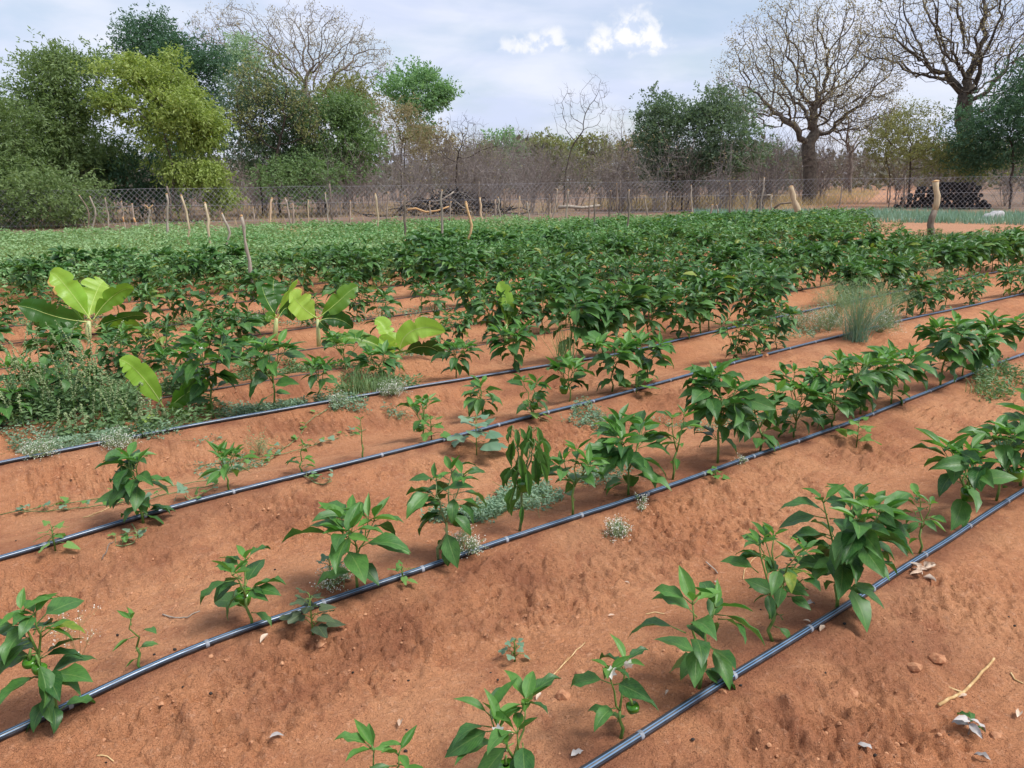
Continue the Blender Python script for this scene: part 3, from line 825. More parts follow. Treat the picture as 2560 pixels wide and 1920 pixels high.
for k in range(3, 15):
    for u in np.arange(-.6, 24, .36):
        uu = u + rng.normal() * .06; v = float(row_v(k, uu)) + .10 + rng.normal() * .04
        x, y = xy_of(uu, v)
        if y < .5: continue
        px, py = proj((x, y, .2)); bx, by = proj((x, y, 0))
        if not (-60 < px < 2290): continue
        if min(math.hypot(x - a[0], y - a[1]) for a in TAKEN) < .30: continue
        if any(math.hypot(x - q[0], y - q[1]) < q[2] for q in BANPOS): continue
        if k == 3 and (px < 1440): continue
        if k == 4 and px < 1000: continue
        # weed ground and open soil patches seen in the photo
        if by > 940 and px < 420: continue
        if 1700 < px < 1960 and 660 < by < 760: continue
        bean = np.interp(px, [-60, 500, 1000, 1300, 1600, 1830, 2300], [585, 572, 548, 515, 490, 480, 480])
        if by < bean + (36 if px < 900 else 0): continue
        dens, sc, sparse = .94, rng.uniform(.9, 1.2), False
        if k == 4: sc = rng.uniform(1.0, 1.3)
        if px < 1000 and (665 if px < 480 else 640) < by < 760: 
            dens, sc, sparse = .84, rng.uniform(.75, 1.25), bool(rng.random() < .6)
            if not sparse: sc *= .78
        elif px < 1000 and by <= 640: dens, sc = .97, rng.uniform(1.05, 1.3)
        elif px < 1000 and by >= 760: dens, sc, sparse = .9, rng.uniform(.8, 1.1), False
        elif 1440 < px and k == 3: dens, sc = .68, rng.uniform(.65, .95)
        elif px > 1880 and by < 560: dens, sc, sparse = .75, rng.uniform(.5, .75), True
        if px > 1950 and by < 508: continue
        if rng.random() > dens: continue
        cand.append((math.hypot(x, y), x, y, k, sc, sparse, px, by))
cand.sort()
nmid = 0; farp = Geo(); fars = Geo()
for (d, x, y, k, sc, sparse, px, by) in cand:
    z = gz(x, y)
    vs = VARS if sparse else VAR
    i = int(rng.integers(0, len(vs))); rz = rng.uniform(0, 6.28)
    if nmid < 246:
        nmid += 1
        fruit = bool(rng.random() < .35 and d < 9)
        size = 'low' if sc < (.8 if sparse else 1.0) else ('tall' if sc > (.9 if sparse else 1.1) else 'middling')
        lab = '%s %s pepper plant%s in the %s row behind the blue-striped pipe' % (size, 'well-spaced' if sparse else 'dense dark', ' with fruit' if fruit else '', ORD[k - 1])
        for bn_, bx_, by_ in (('largest banana plant', 190, 742), ('yellow-leaved banana plant', 689, 748), ('low banana plant', 859, 800), ('lone upright banana leaf', 1093, 745), ('seeding grass tuft', 1850, 735)):
            q_ = plane(bx_, by_, 0)
            if math.hypot(q_[0] - x, q_[1] - y) < .75: lab = '%s pepper plant%s close beside the %s' % (size, ' with fruit' if fruit else '', bn_)
        mid_pepper((x, y, z - .01), sc, vs[i], rz, lab, 'pepper plants alike: ' + lab, rng, fruit=fruit)
    else:
        A = LOW[i % 8]; c, sn = math.cos(rz), math.sin(rz); M = np.array([[c, sn, 0], [-sn, c, 0], [0, 0, 1]]) * sc * (.8 if sparse else 1.)
        farp.add(A[0] @ M + [x, y, z - .01], A[1], tint=(A[2] + rng.random() * .5) % .9); fars.add(A[3] @ M + [x, y, z - .01], A[4])
print('mid peppers', nmid, 'cands', len(cand))
if farp.n:
    root = empty('pepper_crop', (0, 0, 0), 'mass of pepper plants merging together toward the far wooden posts', 'crop'); root['kind'] = 'stuff'
    link('foliage', farp.mesh('foliage', PEP_MID), root)['kind'] = 'stuff'; link('stems', fars.mesh('stems', STEM), root)['kind'] = 'stuff'


# ------------------------------------------------------------------ scattered leaf clouds (trees, crops)
def diamonds(g, c, d, up, L, W, tint, fold=.15):
    """leaf-shaped quads: centre base c, direction d, normal-ish up, length, width arrays"""
    d = unit(d); x = unit(np.cross(d, up)); z = np.cross(x, d)
    L = np.asarray(L)[:, None]; W = np.asarray(W)[:, None]
    a = c; b = c + d * L * .45 + x * W * .5 + z * fold * W; e = c + d * L; f = c + d * L * .45 - x * W * .5 + z * fold * W
    n = len(c); V = np.stack([a, b, e, f], 1).reshape(-1, 3)
    i = np.arange(n) * 4; t = np.concatenate([np.stack([i, i + 1, i + 2], -1), np.stack([i, i + 2, i + 3], -1)])
    g.add(V, None, t, tint=np.repeat(tint, 4))


def rdir(rng, n, zlo=-1., zhi=1.):
    z = rng.uniform(zlo, zhi, n); a = rng.uniform(0, 6.2832, n); s = np.sqrt(np.clip(1 - z * z, 0, 1))
    return np.stack([s * np.cos(a), s * np.sin(a), z], -1)


def in_poly(x, y, P):
    ins = np.zeros(len(x), bool); n = len(P)
    for i in range(n):
        x1, y1 = P[i]; x2, y2 = P[(i + 1) % n]
        c = ((y1 > y) != (y2 > y)) & (x < (x2 - x1) * (y - y1) / (y2 - y1 + 1e-12) + x1); ins ^= c
    return ins


# the close-sown bean crop behind the peppers
CB = .34
lower = [(-160, 606), (200, 598), (500, 586), (800, 574), (1000, 560), (1300, 528), (1600, 498), (1835, 480)]
upper = [(1835, 464), (1500, 467), (1000, 478), (500, 490), (-160, 503)]
poly = np.array([plane(a, b, CB)[:2] for a, b in lower + upper])
lo, hi = poly.min(0), poly.max(0)
rng = np.random.default_rng(9)
gl, gp, gs = Geo(), Geo(), Geo()
nt = 8200
px_ = rng.uniform(lo[0], hi[0], nt * 4); py_ = rng.uniform(lo[1], hi[1], nt * 4)
ok = in_poly(px_, py_, poly); cx, cy_ = px_[ok][:nt], py_[ok][:nt]
hh = .36 + .20 * fbm(cx * .9, cy_ * .9, 3, 50) + rng.normal(size=len(cx)) * .04
per = 17
ci = np.repeat(np.arange(len(cx)), per); n = len(ci)
zr = rng.beta(2.2, 1.2, n)
C = np.stack([cx[ci] + rng.normal(size=n) * .09, cy_[ci] + rng.normal(size=n) * .09, hh[ci] * zr + .04], -1)
dv = rdir(rng, n, -.5, .7); upv = rdir(rng, n, .3, 1.)
sz = rng.uniform(.05, .10, n)
pale = (fbm(cx * .35, cy_ * .35, 2, 52)[ci] * .7 + rng.uniform(-.5, .5, n) + np.clip((-cx[ci] - 1) * .05, -.2, .45)) > .12
for msk, gg_ in ((~pale, gl), (pale, gp)):
    diamonds(gg_, C[msk], dv[msk], upv[msk], sz[msk], sz[msk] * rng.uniform(.34, .55, msk.sum()), rng.uniform(0, .9, msk.sum()))
for i in range(0, len(cx), 3):
    tube(gs, [(cx[i], cy_[i], 0), (cx[i] + .02, cy_[i], hh[i] * .9)], [.004, .002], 3, cap=False)
root = empty('bean_crop', (0, 0, 0), 'close-sown fine-leaved light green crop filling the field before the fence', 'crop'); root['kind'] = 'stuff'
for nm, gx, mt in (('foliage', gl, BEAN), ('pale_foliage', gp, BEAN_L), ('stems', gs, STEM)):
    link(nm, gx.mesh(nm, mt, False), root)['kind'] = 'stuff'


def blades(g, c, h, wdt, rng, lean=.35, segs=3, tint=None, droop=.6):
    n = len(c); a = rng.uniform(0, 6.2832, n); out = np.stack([np.cos(a), np.sin(a), np.zeros(n)], -1); sd = np.stack([-np.sin(a), np.cos(a), np.zeros(n)], -1)
    ln = np.abs(rng.normal(size=n)) * lean; t = np.linspace(0, 1, segs + 1); V = []
    for s in t:
        ctr = c + out * (h * (ln * s + droop * ln * s * s))[:, None] + np.array([0, 0, 1.]) * (h * (s - .35 * ln * s * s))[:, None]
        ww = (wdt * (1 - s) ** .7 * .5)[:, None]; V += [ctr - sd * ww, ctr + sd * ww]
    V = np.stack(V, 1); m_ = 2 * (segs + 1); i = np.arange(n)[:, None] * m_; j = np.arange(segs)[None] * 2
    q = np.stack([i + j, i + j + 1, i + j + 3, i + j + 2], -1).reshape(-1, 4)
    g.add(V.reshape(-1, 3), q, tint=np.repeat(rng.uniform(0, .9, n) if tint is None else tint, m_))


def field_blades(name, label, cat, polypx, n, h, wd_, mat, seed, lean=.3, zpl=.1):
    rng = np.random.default_rng(seed)
    P = np.array([plane(a, b, zpl)[:2] for a, b in polypx]); lo, hi = P.min(0), P.max(0)
    x = rng.uniform(lo[0], hi[0], n * 6); y = rng.uniform(lo[1], hi[1], n * 6)
    ok = in_poly(x, y, P) & (rng.random(n * 6) < .55 + .9 * fbm(x * .8, y * .8, 3, seed)); x, y = x[ok][:n], y[ok][:n]
    g = Geo(); blades(g, np.stack([x, y, gz(x, y)], -1), rng.uniform(.6, 1.1, len(x)) * h, np.full(len(x), wd_), rng, lean)
    return tag(link(name, g.mesh(name, mat, False)), label, cat, kind='stuff')


field_blades('onion_crop', 'blue-green onion bed with thin upright blades before the fence', 'onions', [(1500, 463), (1840, 473), (2260, 480), (2320, 462), (1900, 453), (1500, 455)], 9000, .34, .022, ONION, 3)
field_blades('dry_grass', 'tan dry grass standing behind the wire fence', 'grass', [(1340, 452), (1720, 452), (1830, 436), (1700, 424), (1400, 428), (1240, 440)], 6500, .65, .014, DRYGRASS, 4, .4)
field_blades('dry_grass', 'tan dry grass in tufts along the sandy track', 'grass', [(1740, 438), (1870, 438), (1900, 415), (1800, 408), (1750, 414)], 4500, .6, .014, DRYGRASS, 5, .4)
field_blades('dry_grass', 'thin dry grass under the trees behind the fence', 'grass', [(0, 492), (700, 476), (1250, 458), (1200, 436), (700, 440), (0, 455)], 6000, .5, .012, DRYGRASS, 6, .5)
field_blades('green_weeds', 'low green weeds growing at the open field corner', 'weeds', [(1900, 520), (2240, 530), (2300, 500), (2120, 497), (1950, 500)], 2600, .16, .02, WEEDLEAF, 8, .8)

# ------------------------------------------------------------------ trees
VIEWX = RT.copy(); VIEWX[2] = 0; VIEWX = unit(VIEWX)


def colonize(rng, start, att, step, kill, infl, jit=.25, grav=0., iters=160):
    """start: list of (pos, parent); returns node positions and parents"""
    pos = [np.asarray(p, float) for p, _ in start]; par = [q for _, q in start]
    att = np.asarray(att); near = np.full(len(att), 1e9); idx = np.zeros(len(att), int); new = np.arange(len(pos))
    alive = np.ones(len(att), bool); last = {}
    for it in range(iters):
        if not len(new): break
        NP = np.array([pos[i] for i in new])
        dd = ((att[:, None] - NP[None]) ** 2).sum(-1); j = dd.argmin(1); dm_ = np.sqrt(dd[np.arange(len(att)), j])
        b = dm_ < near; near[b] = dm_[b]; idx[b] = new[j[b]]
        alive &= near > kill
        use = alive & (near < infl)
        if not use.any(): break
        dirs = unit(att - np.array(pos)[idx]); nn = []
        ui = idx[use]; ud = dirs[use]
        acc = np.zeros((len(pos), 3)); np.add.at(acc, ui, ud)
        for i in np.unique(ui):
            d = acc[i]
            if np.linalg.norm(d) < 1e-6: continue
            d = unit(unit(d) + rng.normal(size=3) * jit + np.array([0, 0, grav]))
            p = pos[i] + d * step
            key = (i, tuple(np.round(unit(acc[i]), 1)))
            if last.get(key, 0) > 2: continue
            last[key] = last.get(key, 0) + 1
            pos.append(p); par.append(int(i)); nn.append(len(pos) - 1)
        new = np.array(nn, int)
    return np.array(pos), np.array(par)


def skeleton_mesh(g, pos, par, rtip, expo, rmax, sides=5, tint=0.):
    n = len(pos); rad = np.zeros(n); cnt = np.zeros(n); main = np.full(n, -1)
    acc = np.zeros(n); best = np.zeros(n)
    for i in range(n - 1, -1, -1):
        rad[i] = max(acc[i], rtip ** expo)
        p = par[i]
        if p >= 0:
            acc[p] += rad[i]
            if rad[i] > best[p]: best[p] = rad[i]; main[p] = i
    r = rad ** (1 / expo); r = np.minimum(r, rmax * (r / max(r.max(), 1e-9)) ** .8 if r.max() > rmax else r)
    ch = np.where(par >= 0)[0]; pr = par[ch]
    d = np.zeros((n, 3)); d[ch] = unit(pos[ch] - pos[pr]); d[0] = (0, 0, 1)
    ismain = main[pr] == ch
    a = np.arange(sides) * 6.2832 / sides

    def ring(c, dirs, rr):
        ref = np.where(np.abs(dirs @ np.array([.55, -.8, .2]))[:, None] > .93, np.array([.2, .3, .93]), np.array([.55, -.8, .2]))
        x = unit(np.cross(dirs, ref)); y = np.cross(dirs, x)
        return c[:, None] + rr[:, None, None] * (x[:, None] * np.cos(a)[None, :, None] + y[:, None] * np.sin(a)[None, :, None])
    R0 = ring(pos, d, r)
    lat = ch[~ismain]; RL = ring(pos[par[lat]], d[lat], np.minimum(r[lat] * 1.15, r[par[lat]]))
    V = np.concatenate([R0.reshape(-1, 3), RL.reshape(-1, 3)])
    frm = np.zeros(n, int); frm[ch[ismain]] = par[ch[ismain]]; frm[lat] = n + np.arange(len(lat))
    i0 = (frm[ch] * sides)[:, None]; i1 = (ch * sides)[:, None]; j = np.arange(sides)[None]; k = (j + 1) % sides
    g.add(V, np.stack([i0 + j, i0 + k, i1 + k, i1 + j], -1).reshape(-1, 4), tint=tint)
    return r, main


def crown_points(rng, n, ctr, rx, ry, rzu, rzd, hollow=.0):
    out = []
    while len(out) < n:
        p = rng.uniform(-1, 1, 3); d = np.linalg.norm(p)
        if d > 1 or d < hollow * rng.random(): continue
        out.append(ctr + np.array([p[0] * rx, p[1] * ry, p[2] * (rzu if p[2] > 0 else rzd)]))
    return np.array(out)


def px_scale(d): return d * KP / FPX


def tree_axes(bx, d):
    b = at_dist(bx, d); b[2] = gz(b[0], b[1]) - .05; return b, px_scale(depth(b))


def X(b, s, bx, x, y, off=0.):
    """point at photo pixel x, y on the upright plane through the tree base b"""
    r = ray(x, y); n = unit(np.array([b[0], b[1], 0])); t = (n @ b + off) / (n @ r); return EYE + r * t


def trunk_start(rng, pts, step):
    """chain of nodes along a polyline"""
    pts = np.array(pts); out = [(pts[0], -1)]
    for a, b in zip(pts[:-1], pts[1:]):
        m_ = max(1, int(np.linalg.norm(b - a) / step))
        for k in range(1, m_ + 1): out.append((a + (b - a) * k / m_ + rng.normal(size=3) * step * .08, len(out) - 1))
    return out


def twigs(rng, g, pos, tips, L, r, k, sides=3, up=.3):
    P_ = np.repeat(pos[tips], k, 0); d = unit(rdir(rng, len(P_), -.3, 1) + np.array([0, 0, up]))
    ends = []
    for p, q in zip(P_, d):
        l = L * rng.uniform(.5, 1.2); mid = p + q * l * .5 + rng.normal(size=3) * l * .12; e = p + q * l + rng.normal(size=3) * l * .15
        tube(g, [p, mid, e], [r, r * .8, r * .5], sides, cap=False); ends += [mid, e]
    return np.array(ends) if ends else np.zeros((0, 3))


def bare_tree(name, label, seed, bx, d, trunk, crown, n, rmax, step, mat, leafmat=None, leafn=0, leafsz=.09, twig=3, jit=.28, tipr=.008, expo=2.35, group=None, hollow=.5, kill=1.25, infl=14):
    rng = np.random.default_rng(seed); b, s = tree_axes(bx, d)
    pts = [b] + [X(b, s, bx, x, y) for x, y in trunk]
    att = []
    for (cx, cyp, wx, hu, hd, fr) in crown:
        c = X(b, s, bx, cx, cyp); att.append(crown_points(rng, int(n * fr), c, wx * s, wx * s * .75, hu * s, hd * s, hollow))
    att = np.concatenate(att)
    st = trunk_start(rng, pts, step)
    pos, par = colonize(rng, st, att, step, step * kill, step * infl, jit, .02, 150)
    g = Geo(); r, main = skeleton_mesh(g, pos, par, tipr, expo, rmax, 6)
    haskid = np.zeros(len(pos), bool); haskid[par[par >= 0]] = True
    tips = np.where(~haskid)[0]
    g2 = Geo(); ends = twigs(rng, g2, pos, tips, step * 1.6, tipr * .7, twig)
    root = empty(name, b, label, 'tree', group)
    for gq in (g, g2):
        for vv in gq.v: vv -= b
    link('trunk', g.mesh('trunk', mat), root); link('twigs', g2.mesh('twigs', mat), root).__setitem__('kind', 'stuff')
    if leafmat is not None and len(ends):
        k = np.repeat(np.arange(len(ends)), max(1, leafn)); nn = len(k)
        C = ends[k] - b + rng.normal(size=(nn, 3)) * leafsz * 1.2; g3 = Geo()
        sz = leafsz * rng.uniform(.6, 1.3, nn); diamonds(g3, C, rdir(rng, nn), rdir(rng, nn), sz, sz * .6, rng.uniform(0, .9, nn))
        link('leaves', g3.mesh('leaves', leafmat, False), root).__setitem__('kind', 'stuff')
    return root


def leafy_tree(name, label, seed, bx, d, trunk, crown, n, nleaf, lsz, mat, bark, rmax=.16, step=.4, spread=.32, hang=.0, ratio=.45, group=None, tipr=.008, mat2=None, cluster=1., cat='tree', jit=.25, flat=1.):
    """crown: list of (cx, cy, half width, up, down, share) in photo pixels"""
    rng = np.random.default_rng(seed); b, s = tree_axes(bx, d)
    pts = [b] + [X(b, s, bx, x, y) for x, y in trunk]
    att = []
    for (cx, cyp, wx, hu, hd, fr) in crown:
        c = X(b, s, bx, cx, cyp, rng.normal() * .3); k_ = max(6, int(22 * fr ** .5))
        sub = crown_points(rng, k_, c, wx * s * .78, wx * s * .65, hu * s * .8, hd * s * .8, .8); q_ = rng.uniform(.26, .52, k_)
        att.append(crown_points(rng, int(n * fr * .45), c, wx * s * .95, wx * s * .8, hu * s * .95, hd * s, .3))
        for z_ in range(k_): att.append(crown_points(rng, int(n * fr / k_) + 2, sub[z_], wx * s * q_[z_], wx * s * q_[z_], (hu + hd) * .5 * s * q_[z_] * .75, (hu + hd) * .5 * s * q_[z_] * .5, .7))
    att = np.concatenate(att)
    pos, par = colonize(rng, trunk_start(rng, pts, step), att, step, step * 1.3, step * 9, jit, .0, 110)
    g = Geo(); r, main = skeleton_mesh(g, pos, par, tipr, 2.3, rmax, 5)
    haskid = np.zeros(len(pos), bool); haskid[par[par >= 0]] = True
    fine = np.where((r < tipr * 2.6) & (np.arange(len(pos)) > 3))[0]
    fine = fine if len(fine) else np.where(~haskid)[0]
    ctr = np.concatenate([pos[fine], att[rng.random(len(att)) < .8]])
    wgt = rng.gamma(1.1 / cluster, 1., len(ctr)); ns = nleaf // 7; si = rng.choice(len(ctr), ns, p=wgt / wgt.sum())
    SP = ctr[si] + rng.normal(size=(ns, 3)) * spread * np.array([1, 1, .7 * flat]); SD = unit(rdir(rng, ns, -.2, .9) + unit(SP - ctr.mean(0)) * .9 + np.array([0, 0, -hang * .5]))
    ci = np.repeat(np.arange(ns), 7); nleaf = len(ci); along = rng.uniform(0, 1, nleaf)
    C = SP[ci] + SD[ci] * (along * lsz * 2.6)[:, None] + np.array([0, 0, -1.]) * (along ** 2 * lsz * (.4 + hang))[:, None] + rng.normal(size=(nleaf, 3)) * lsz * .28 - b
    dv = SD[ci] * .7 + rdir(rng, nleaf) + np.array([0, 0, -hang]); sz = lsz * rng.uniform(.7, 1.4, nleaf); ctr = SP
    root = empty(name, b, label, cat, group)
    for vv in g.v: vv -= b
    link('trunk', g.mesh('trunk', bark), root)
    tint = np.clip(rng.uniform(0, .55, nleaf) + .35 * rng.random(len(ctr))[ci], 0, .92)
    upv = rdir(rng, nleaf, .0, 1.)
    gA = Geo(); diamonds(gA, C, dv, upv, sz, sz * ratio, tint); link('crown', gA.mesh('crown', mat, False), root)
    return root


T_OLIVE = mat_leaf('tree_leaf_olive', '566f40', '93a870', .55, .42, 0, 0)
T_LIME = mat_leaf('tree_leaf_lime', '7f9648', 'aebb6c', .5, .42, 0, 0)
T_DARK = mat_leaf('tree_leaf_dark', '3a5a42', '64876a', .5, .42, 0, 0)
T_BRIGHT = mat_leaf('tree_leaf_bright', '587648', '8aa36e', .5, .42, 0, 0)
T_FRESH = mat_leaf('tree_leaf_fresh', '628c58', '9cbd8c', .5, .42, 0, 0)
T_PALE = mat_leaf('tree_leaf_pale', '7d9a7a', 'adc3a0', .55, .42, 0, 0)
T_GREY = mat_leaf('tree_leaf_greygreen', '506850', '84997c', .55, .42, 0, 0)
T_THORN = mat_leaf('tree_leaf_thorn', '6f7548', 'a0a06c', .55, .42, 0, 0)
T_BROWN = mat_leaf('tree_leaf_brown', '85785e', 'b0a380', .6, .42, 0, 0)
T_POD = mat_leaf('tree_pod_tan', '8f8468', 'bdb08e', .6, .3, 0, 0)

GT = 'leafy trees behind the fence'
# left side
leafy_tree('acacia_tree', 'tall feathery olive green tree touching the lime green tree', 1, 150, 39, [(150, 360), (140, 280)],
           [(150, 190, 90, 85, 70, .35), (60, 280, 100, 85, 90, .3), (160, 330, 110, 80, 70, .35)], 760, 42000, .16, T_OLIVE, BARK_D, .2, .42, .36, .25, .34, GT)
leafy_tree('acacia_tree', 'olive green tree beyond the feathery one, farthest from the lime green tree', 2, -20, 37, [(-20, 380)],
           [(-20, 300, 95, 100, 100, .6), (20, 400, 75, 60, 50, .4)], 420, 18000, .15, T_OLIVE, BARK_D, .18, .42, .36, .25, .34, GT)
leafy_tree('lime_tree', 'yellow-green lime coloured tree, the brightest tree behind the fence', 3, 378, 36.5, [(376, 420), (372, 350), (352, 280)],
           [(350, 180, 70, 60, 60, .2), (255, 195, 50, 70, 60, .14), (395, 240, 70, 60, 50, .22), (440, 290, 42, 34, 32, .1), (350, 260, 75, 50, 60, .14), (400, 365, 72, 30, 32, .14), (480, 415, 34, 12, 18, .06)],
           560, 30000, .15, T_LIME, BARK, .13, .36, .24, .55, .42, GT, cluster=2.2)
leafy_tree('dark_tree', 'dark blue-green tree rising behind the lime green tree', 4, 400, 47, [(395, 330), (380, 230)],
           [(340, 130, 90, 80, 60, .42), (420, 160, 80, 60, 70, .28), (400, 260, 120, 70, 80, .3)], 620, 32000, .17, T_DARK, BARK_D, .24, .5, .38, .1, .36, GT)
bare_tree('bare_tree', 'spreading leafless tree with a flat dome behind the green trees', 5, 640, 60, [(645, 330), (660, 250)],
          [(510, 110, 125, 88, 55, .3), (660, 115, 140, 92, 60, .4), (755, 140, 100, 70, 60, .3)], 3300, .5, .42, BARK_P, T_POD, 3, .10, 3, .36, .014, 1.9, 'large leafless trees')
bare_tree('multi_stem_tree', 'thicket-like many-stemmed tree with brown upright stems and thin leaves', 6, 598, 39, [(600, 400), (596, 350)],
          [(545, 250, 55, 110, 60, .3), (600, 230, 55, 120, 70, .35), (655, 260, 45, 100, 60, .35)], 900, .2, .30, BARK_D, T_THORN, 4, .12, 4, .14, .010, 2.3, None, .2)
leafy_tree('many_stemmed_tree', 'grey-green thin-crowned tree between lime tree and bright green bush', 7, 560, 41, [(562, 380), (558, 300)],
           [(545, 225, 70, 75, 100, .4), (620, 255, 70, 70, 100, .4), (540, 320, 80, 60, 70, .2)], 560, 19000, .14, T_GREY, BARK_D, .14, .4, .35, .2, .4, GT)
leafy_tree('pale_tree', 'pale feathery green treetop in front of the leafless dome', 8, 520, 50, [(520, 300), (522, 200)],
           [(522, 140, 38, 72, 110, 1)], 200, 4800, .17, T_PALE, BARK_P, .16, .45, .32, .2, .36, GT)
leafy_tree('bright_bush', 'bright green leafy tree beside the many-stemmed thicket', 9, 700, 41, [(700, 380), (705, 330)],
           [(725, 268, 75, 62, 70, .4), (690, 340, 85, 60, 70, .35), (770, 300, 60, 60, 80, .25)], 560, 20000, .15, T_BRIGHT, BARK_D, .15, .4, .33, .15, .45, GT)
leafy_tree('olive_bush', 'brownish olive crown behind the bright green tree', 10, 760, 50, [(760, 330)],
           [(750, 215, 65, 40, 60, 1)], 240, 7000, .15, T_THORN, BARK, .14, .45, .33, .1, .45, GT)
leafy_tree('umbrella_tree', 'fresh green umbrella-crowned tree on a bare dark trunk', 11, 872, 50, [(872, 380), (876, 300), (890, 255)],
           [(890, 200, 68, 55, 38, .7), (945, 205, 34, 22, 25, .2), (900, 265, 40, 25, 30, .1)], 380, 10500, .17, T_FRESH, BARK_D, .2, .45, .28, .1, .5, GT, cluster=1.8)
leafy_tree('thorn_tree', 'dull brown thorny tree with a rounded crown and several trunks', 12, 862, 43, [(866, 380), (866, 320)],
           [(845, 265, 62, 45, 50, .7), (905, 300, 40, 35, 40, .3)], 420, 7500, .10, T_BROWN, BARK_D, .13, .34, .3, .1, .4, GT)
bare_tree('bare_tree', 'small black-trunked leafless tree above the brush pile', 13, 984, 40, [(985, 380), (988, 350)],
          [(1000, 290, 50, 42, 50, .5), (955, 310, 40, 45, 40, .25), (1060, 318, 45, 18, 25, .25)], 420, .15, .26, BARK_D, None, 0, .1, 3, .2, .008, 2.3, 'small leafless trees')
bare_tree('bare_tree', 'slender leafless tree with two long ascending limbs', 14, 1218, 46, [(1222, 370), (1235, 320), (1252, 290)],
          [(1285, 225, 42, 65, 50, .5), (1225, 250, 35, 60, 60, .35), (1270, 300, 60, 25, 25, .15)], 420, .14, .3, BARK, None, 0, .1, 3, .2, .008, 2.4, 'small leafless trees')
bare_tree('bare_tree', 'thin upright leafless sapling beside the dark green round trees', 15, 1345, 50, [(1345, 360), (1345, 320)],
          [(1340, 290, 40, 62, 50, 1)], 360, .09, .3, TWIG, None, 0, .1, 4, .18, .008, 2.4, 'small leafless trees')
leafy_tree('round_tree', 'dense dark green round tree beside the slender leafless one', 16, 1476, 41, [(1474, 400), (1462, 350)],
           [(1440, 280, 68, 70, 90, .6), (1445, 360, 62, 40, 40, .4)], 420, 17000, .13, T_GREY, BARK_D, .15, .36, .3, .1, .5, GT)
leafy_tree('round_tree', 'dark green leaning tree touching the big leafless tree', 17, 1482, 40, [(1500, 390), (1530, 340)],
           [(1565, 260, 75, 62, 70, .55), (1600, 320, 55, 45, 50, .3), (1530, 340, 50, 40, 40, .15)], 440, 17000, .13, T_GREY, BARK_D, .16, .36, .3, .1, .5, GT)
# right side
bare_tree('bare_tree', 'huge gnarled leafless tree with a fine dome of twigs', 18, 1752, 47, [(1752, 395), (1748, 345), (1745, 310)],
          [(1740, 190, 195, 185, 75, .72), (1650, 230, 100, 90, 50, .14), (1850, 250, 95, 70, 40, .14)], 4200, .62, .36, BARK, T_POD, 4, .10, 3, .36, .0125, 1.84, 'large leafless trees')
bare_tree('bare_tree', 'smaller leafless tree seen behind the huge gnarled one', 19, 1838, 66, [(1838, 380), (1838, 330)],
          [(1840, 270, 105, 80, 45, 1)], 1500, .5, .46, BARK_P, T_POD, 3, .11, 3, .36, .013, 2.05, 'large leafless trees')
bare_tree('bare_tree', 'thick-trunked leafless giant behind the woodpile with red-brown upper limbs', 20, 2085, 50, [(2085, 380), (2088, 300), (2080, 240)],
          [(2070, 90, 215, 170, 80, .8), (2200, 160, 110, 120, 90, .2)], 4200, .95, .40, BARK, T_POD, 3, .10, 3, .36, .0135, 1.74, 'large leafless trees')
leafy_tree('thorn_tree', 'olive thorn tree with wispy flat foliage near the sandy track', 21, 1968, 44, [(1968, 380), (1965, 330)],
           [(1960, 290, 85, 70, 50, .6), (2020, 330, 60, 40, 40, .4)], 520, 11000, .10, T_THORN, BARK_D, .10, .36, .34, .15, .4, GT, flat=.6)
leafy_tree('thorn_tree', 'slim olive thorn tree beside the sandy track', 22, 1922, 50, [(1922, 390), (1920, 350)],
           [(1915, 300, 40, 60, 45, 1)], 240, 3800, .11, T_THORN, BARK_D, .09, .36, .3, .15, .4, GT)
leafy_tree('dense_tree', 'dense dark green tree crowding in front of the giant leafless trunk', 23, 2190, 43, [(2190, 370), (2180, 300)],
           [(2170, 260, 95, 85, 110, .5), (2240, 210, 80, 105, 120, .35), (2120, 330, 65, 60, 40, .15)], 620, 26000, .13, T_DARK, BARK_D, .2, .4, .36, .15, .4, GT)
leafy_tree('low_bush', 'low olive bush filling the gap under the giant leafless tree', 24, 2100, 46, [(2100, 390)],
           [(2100, 340, 75, 60, 40, 1)], 260, 6500, .12, T_THORN, BARK_D, .1, .36, .34, .1, .4, GT)
leafy_tree('low_bush', 'leafy green bush under the olive trees close behind the fence', 25, 110, 35.5, [(110, 440)],
           [(110, 420, 130, 45, 60, 1)], 340, 12000, .13, T_OLIVE, BARK_D, .08, .32, .32, .2, .4, GT)
leafy_tree('low_bush', 'shadowed green bush under the lime green tree', 26, 300, 40, [(300, 440)],
           [(300, 380, 120, 70, 70, 1)], 360, 11000, .14, T_DARK, BARK_D, .08, .34, .34, .2, .4, GT)
leafy_tree('low_bush', 'green bush hiding the foot of the bright green tree', 27, 660, 38.5, [(660, 430)],
           [(650, 385, 120, 40, 55, 1)], 380, 9500, .13, T_BRIGHT, BARK_D, .08, .32, .3, .2, .4, GT)
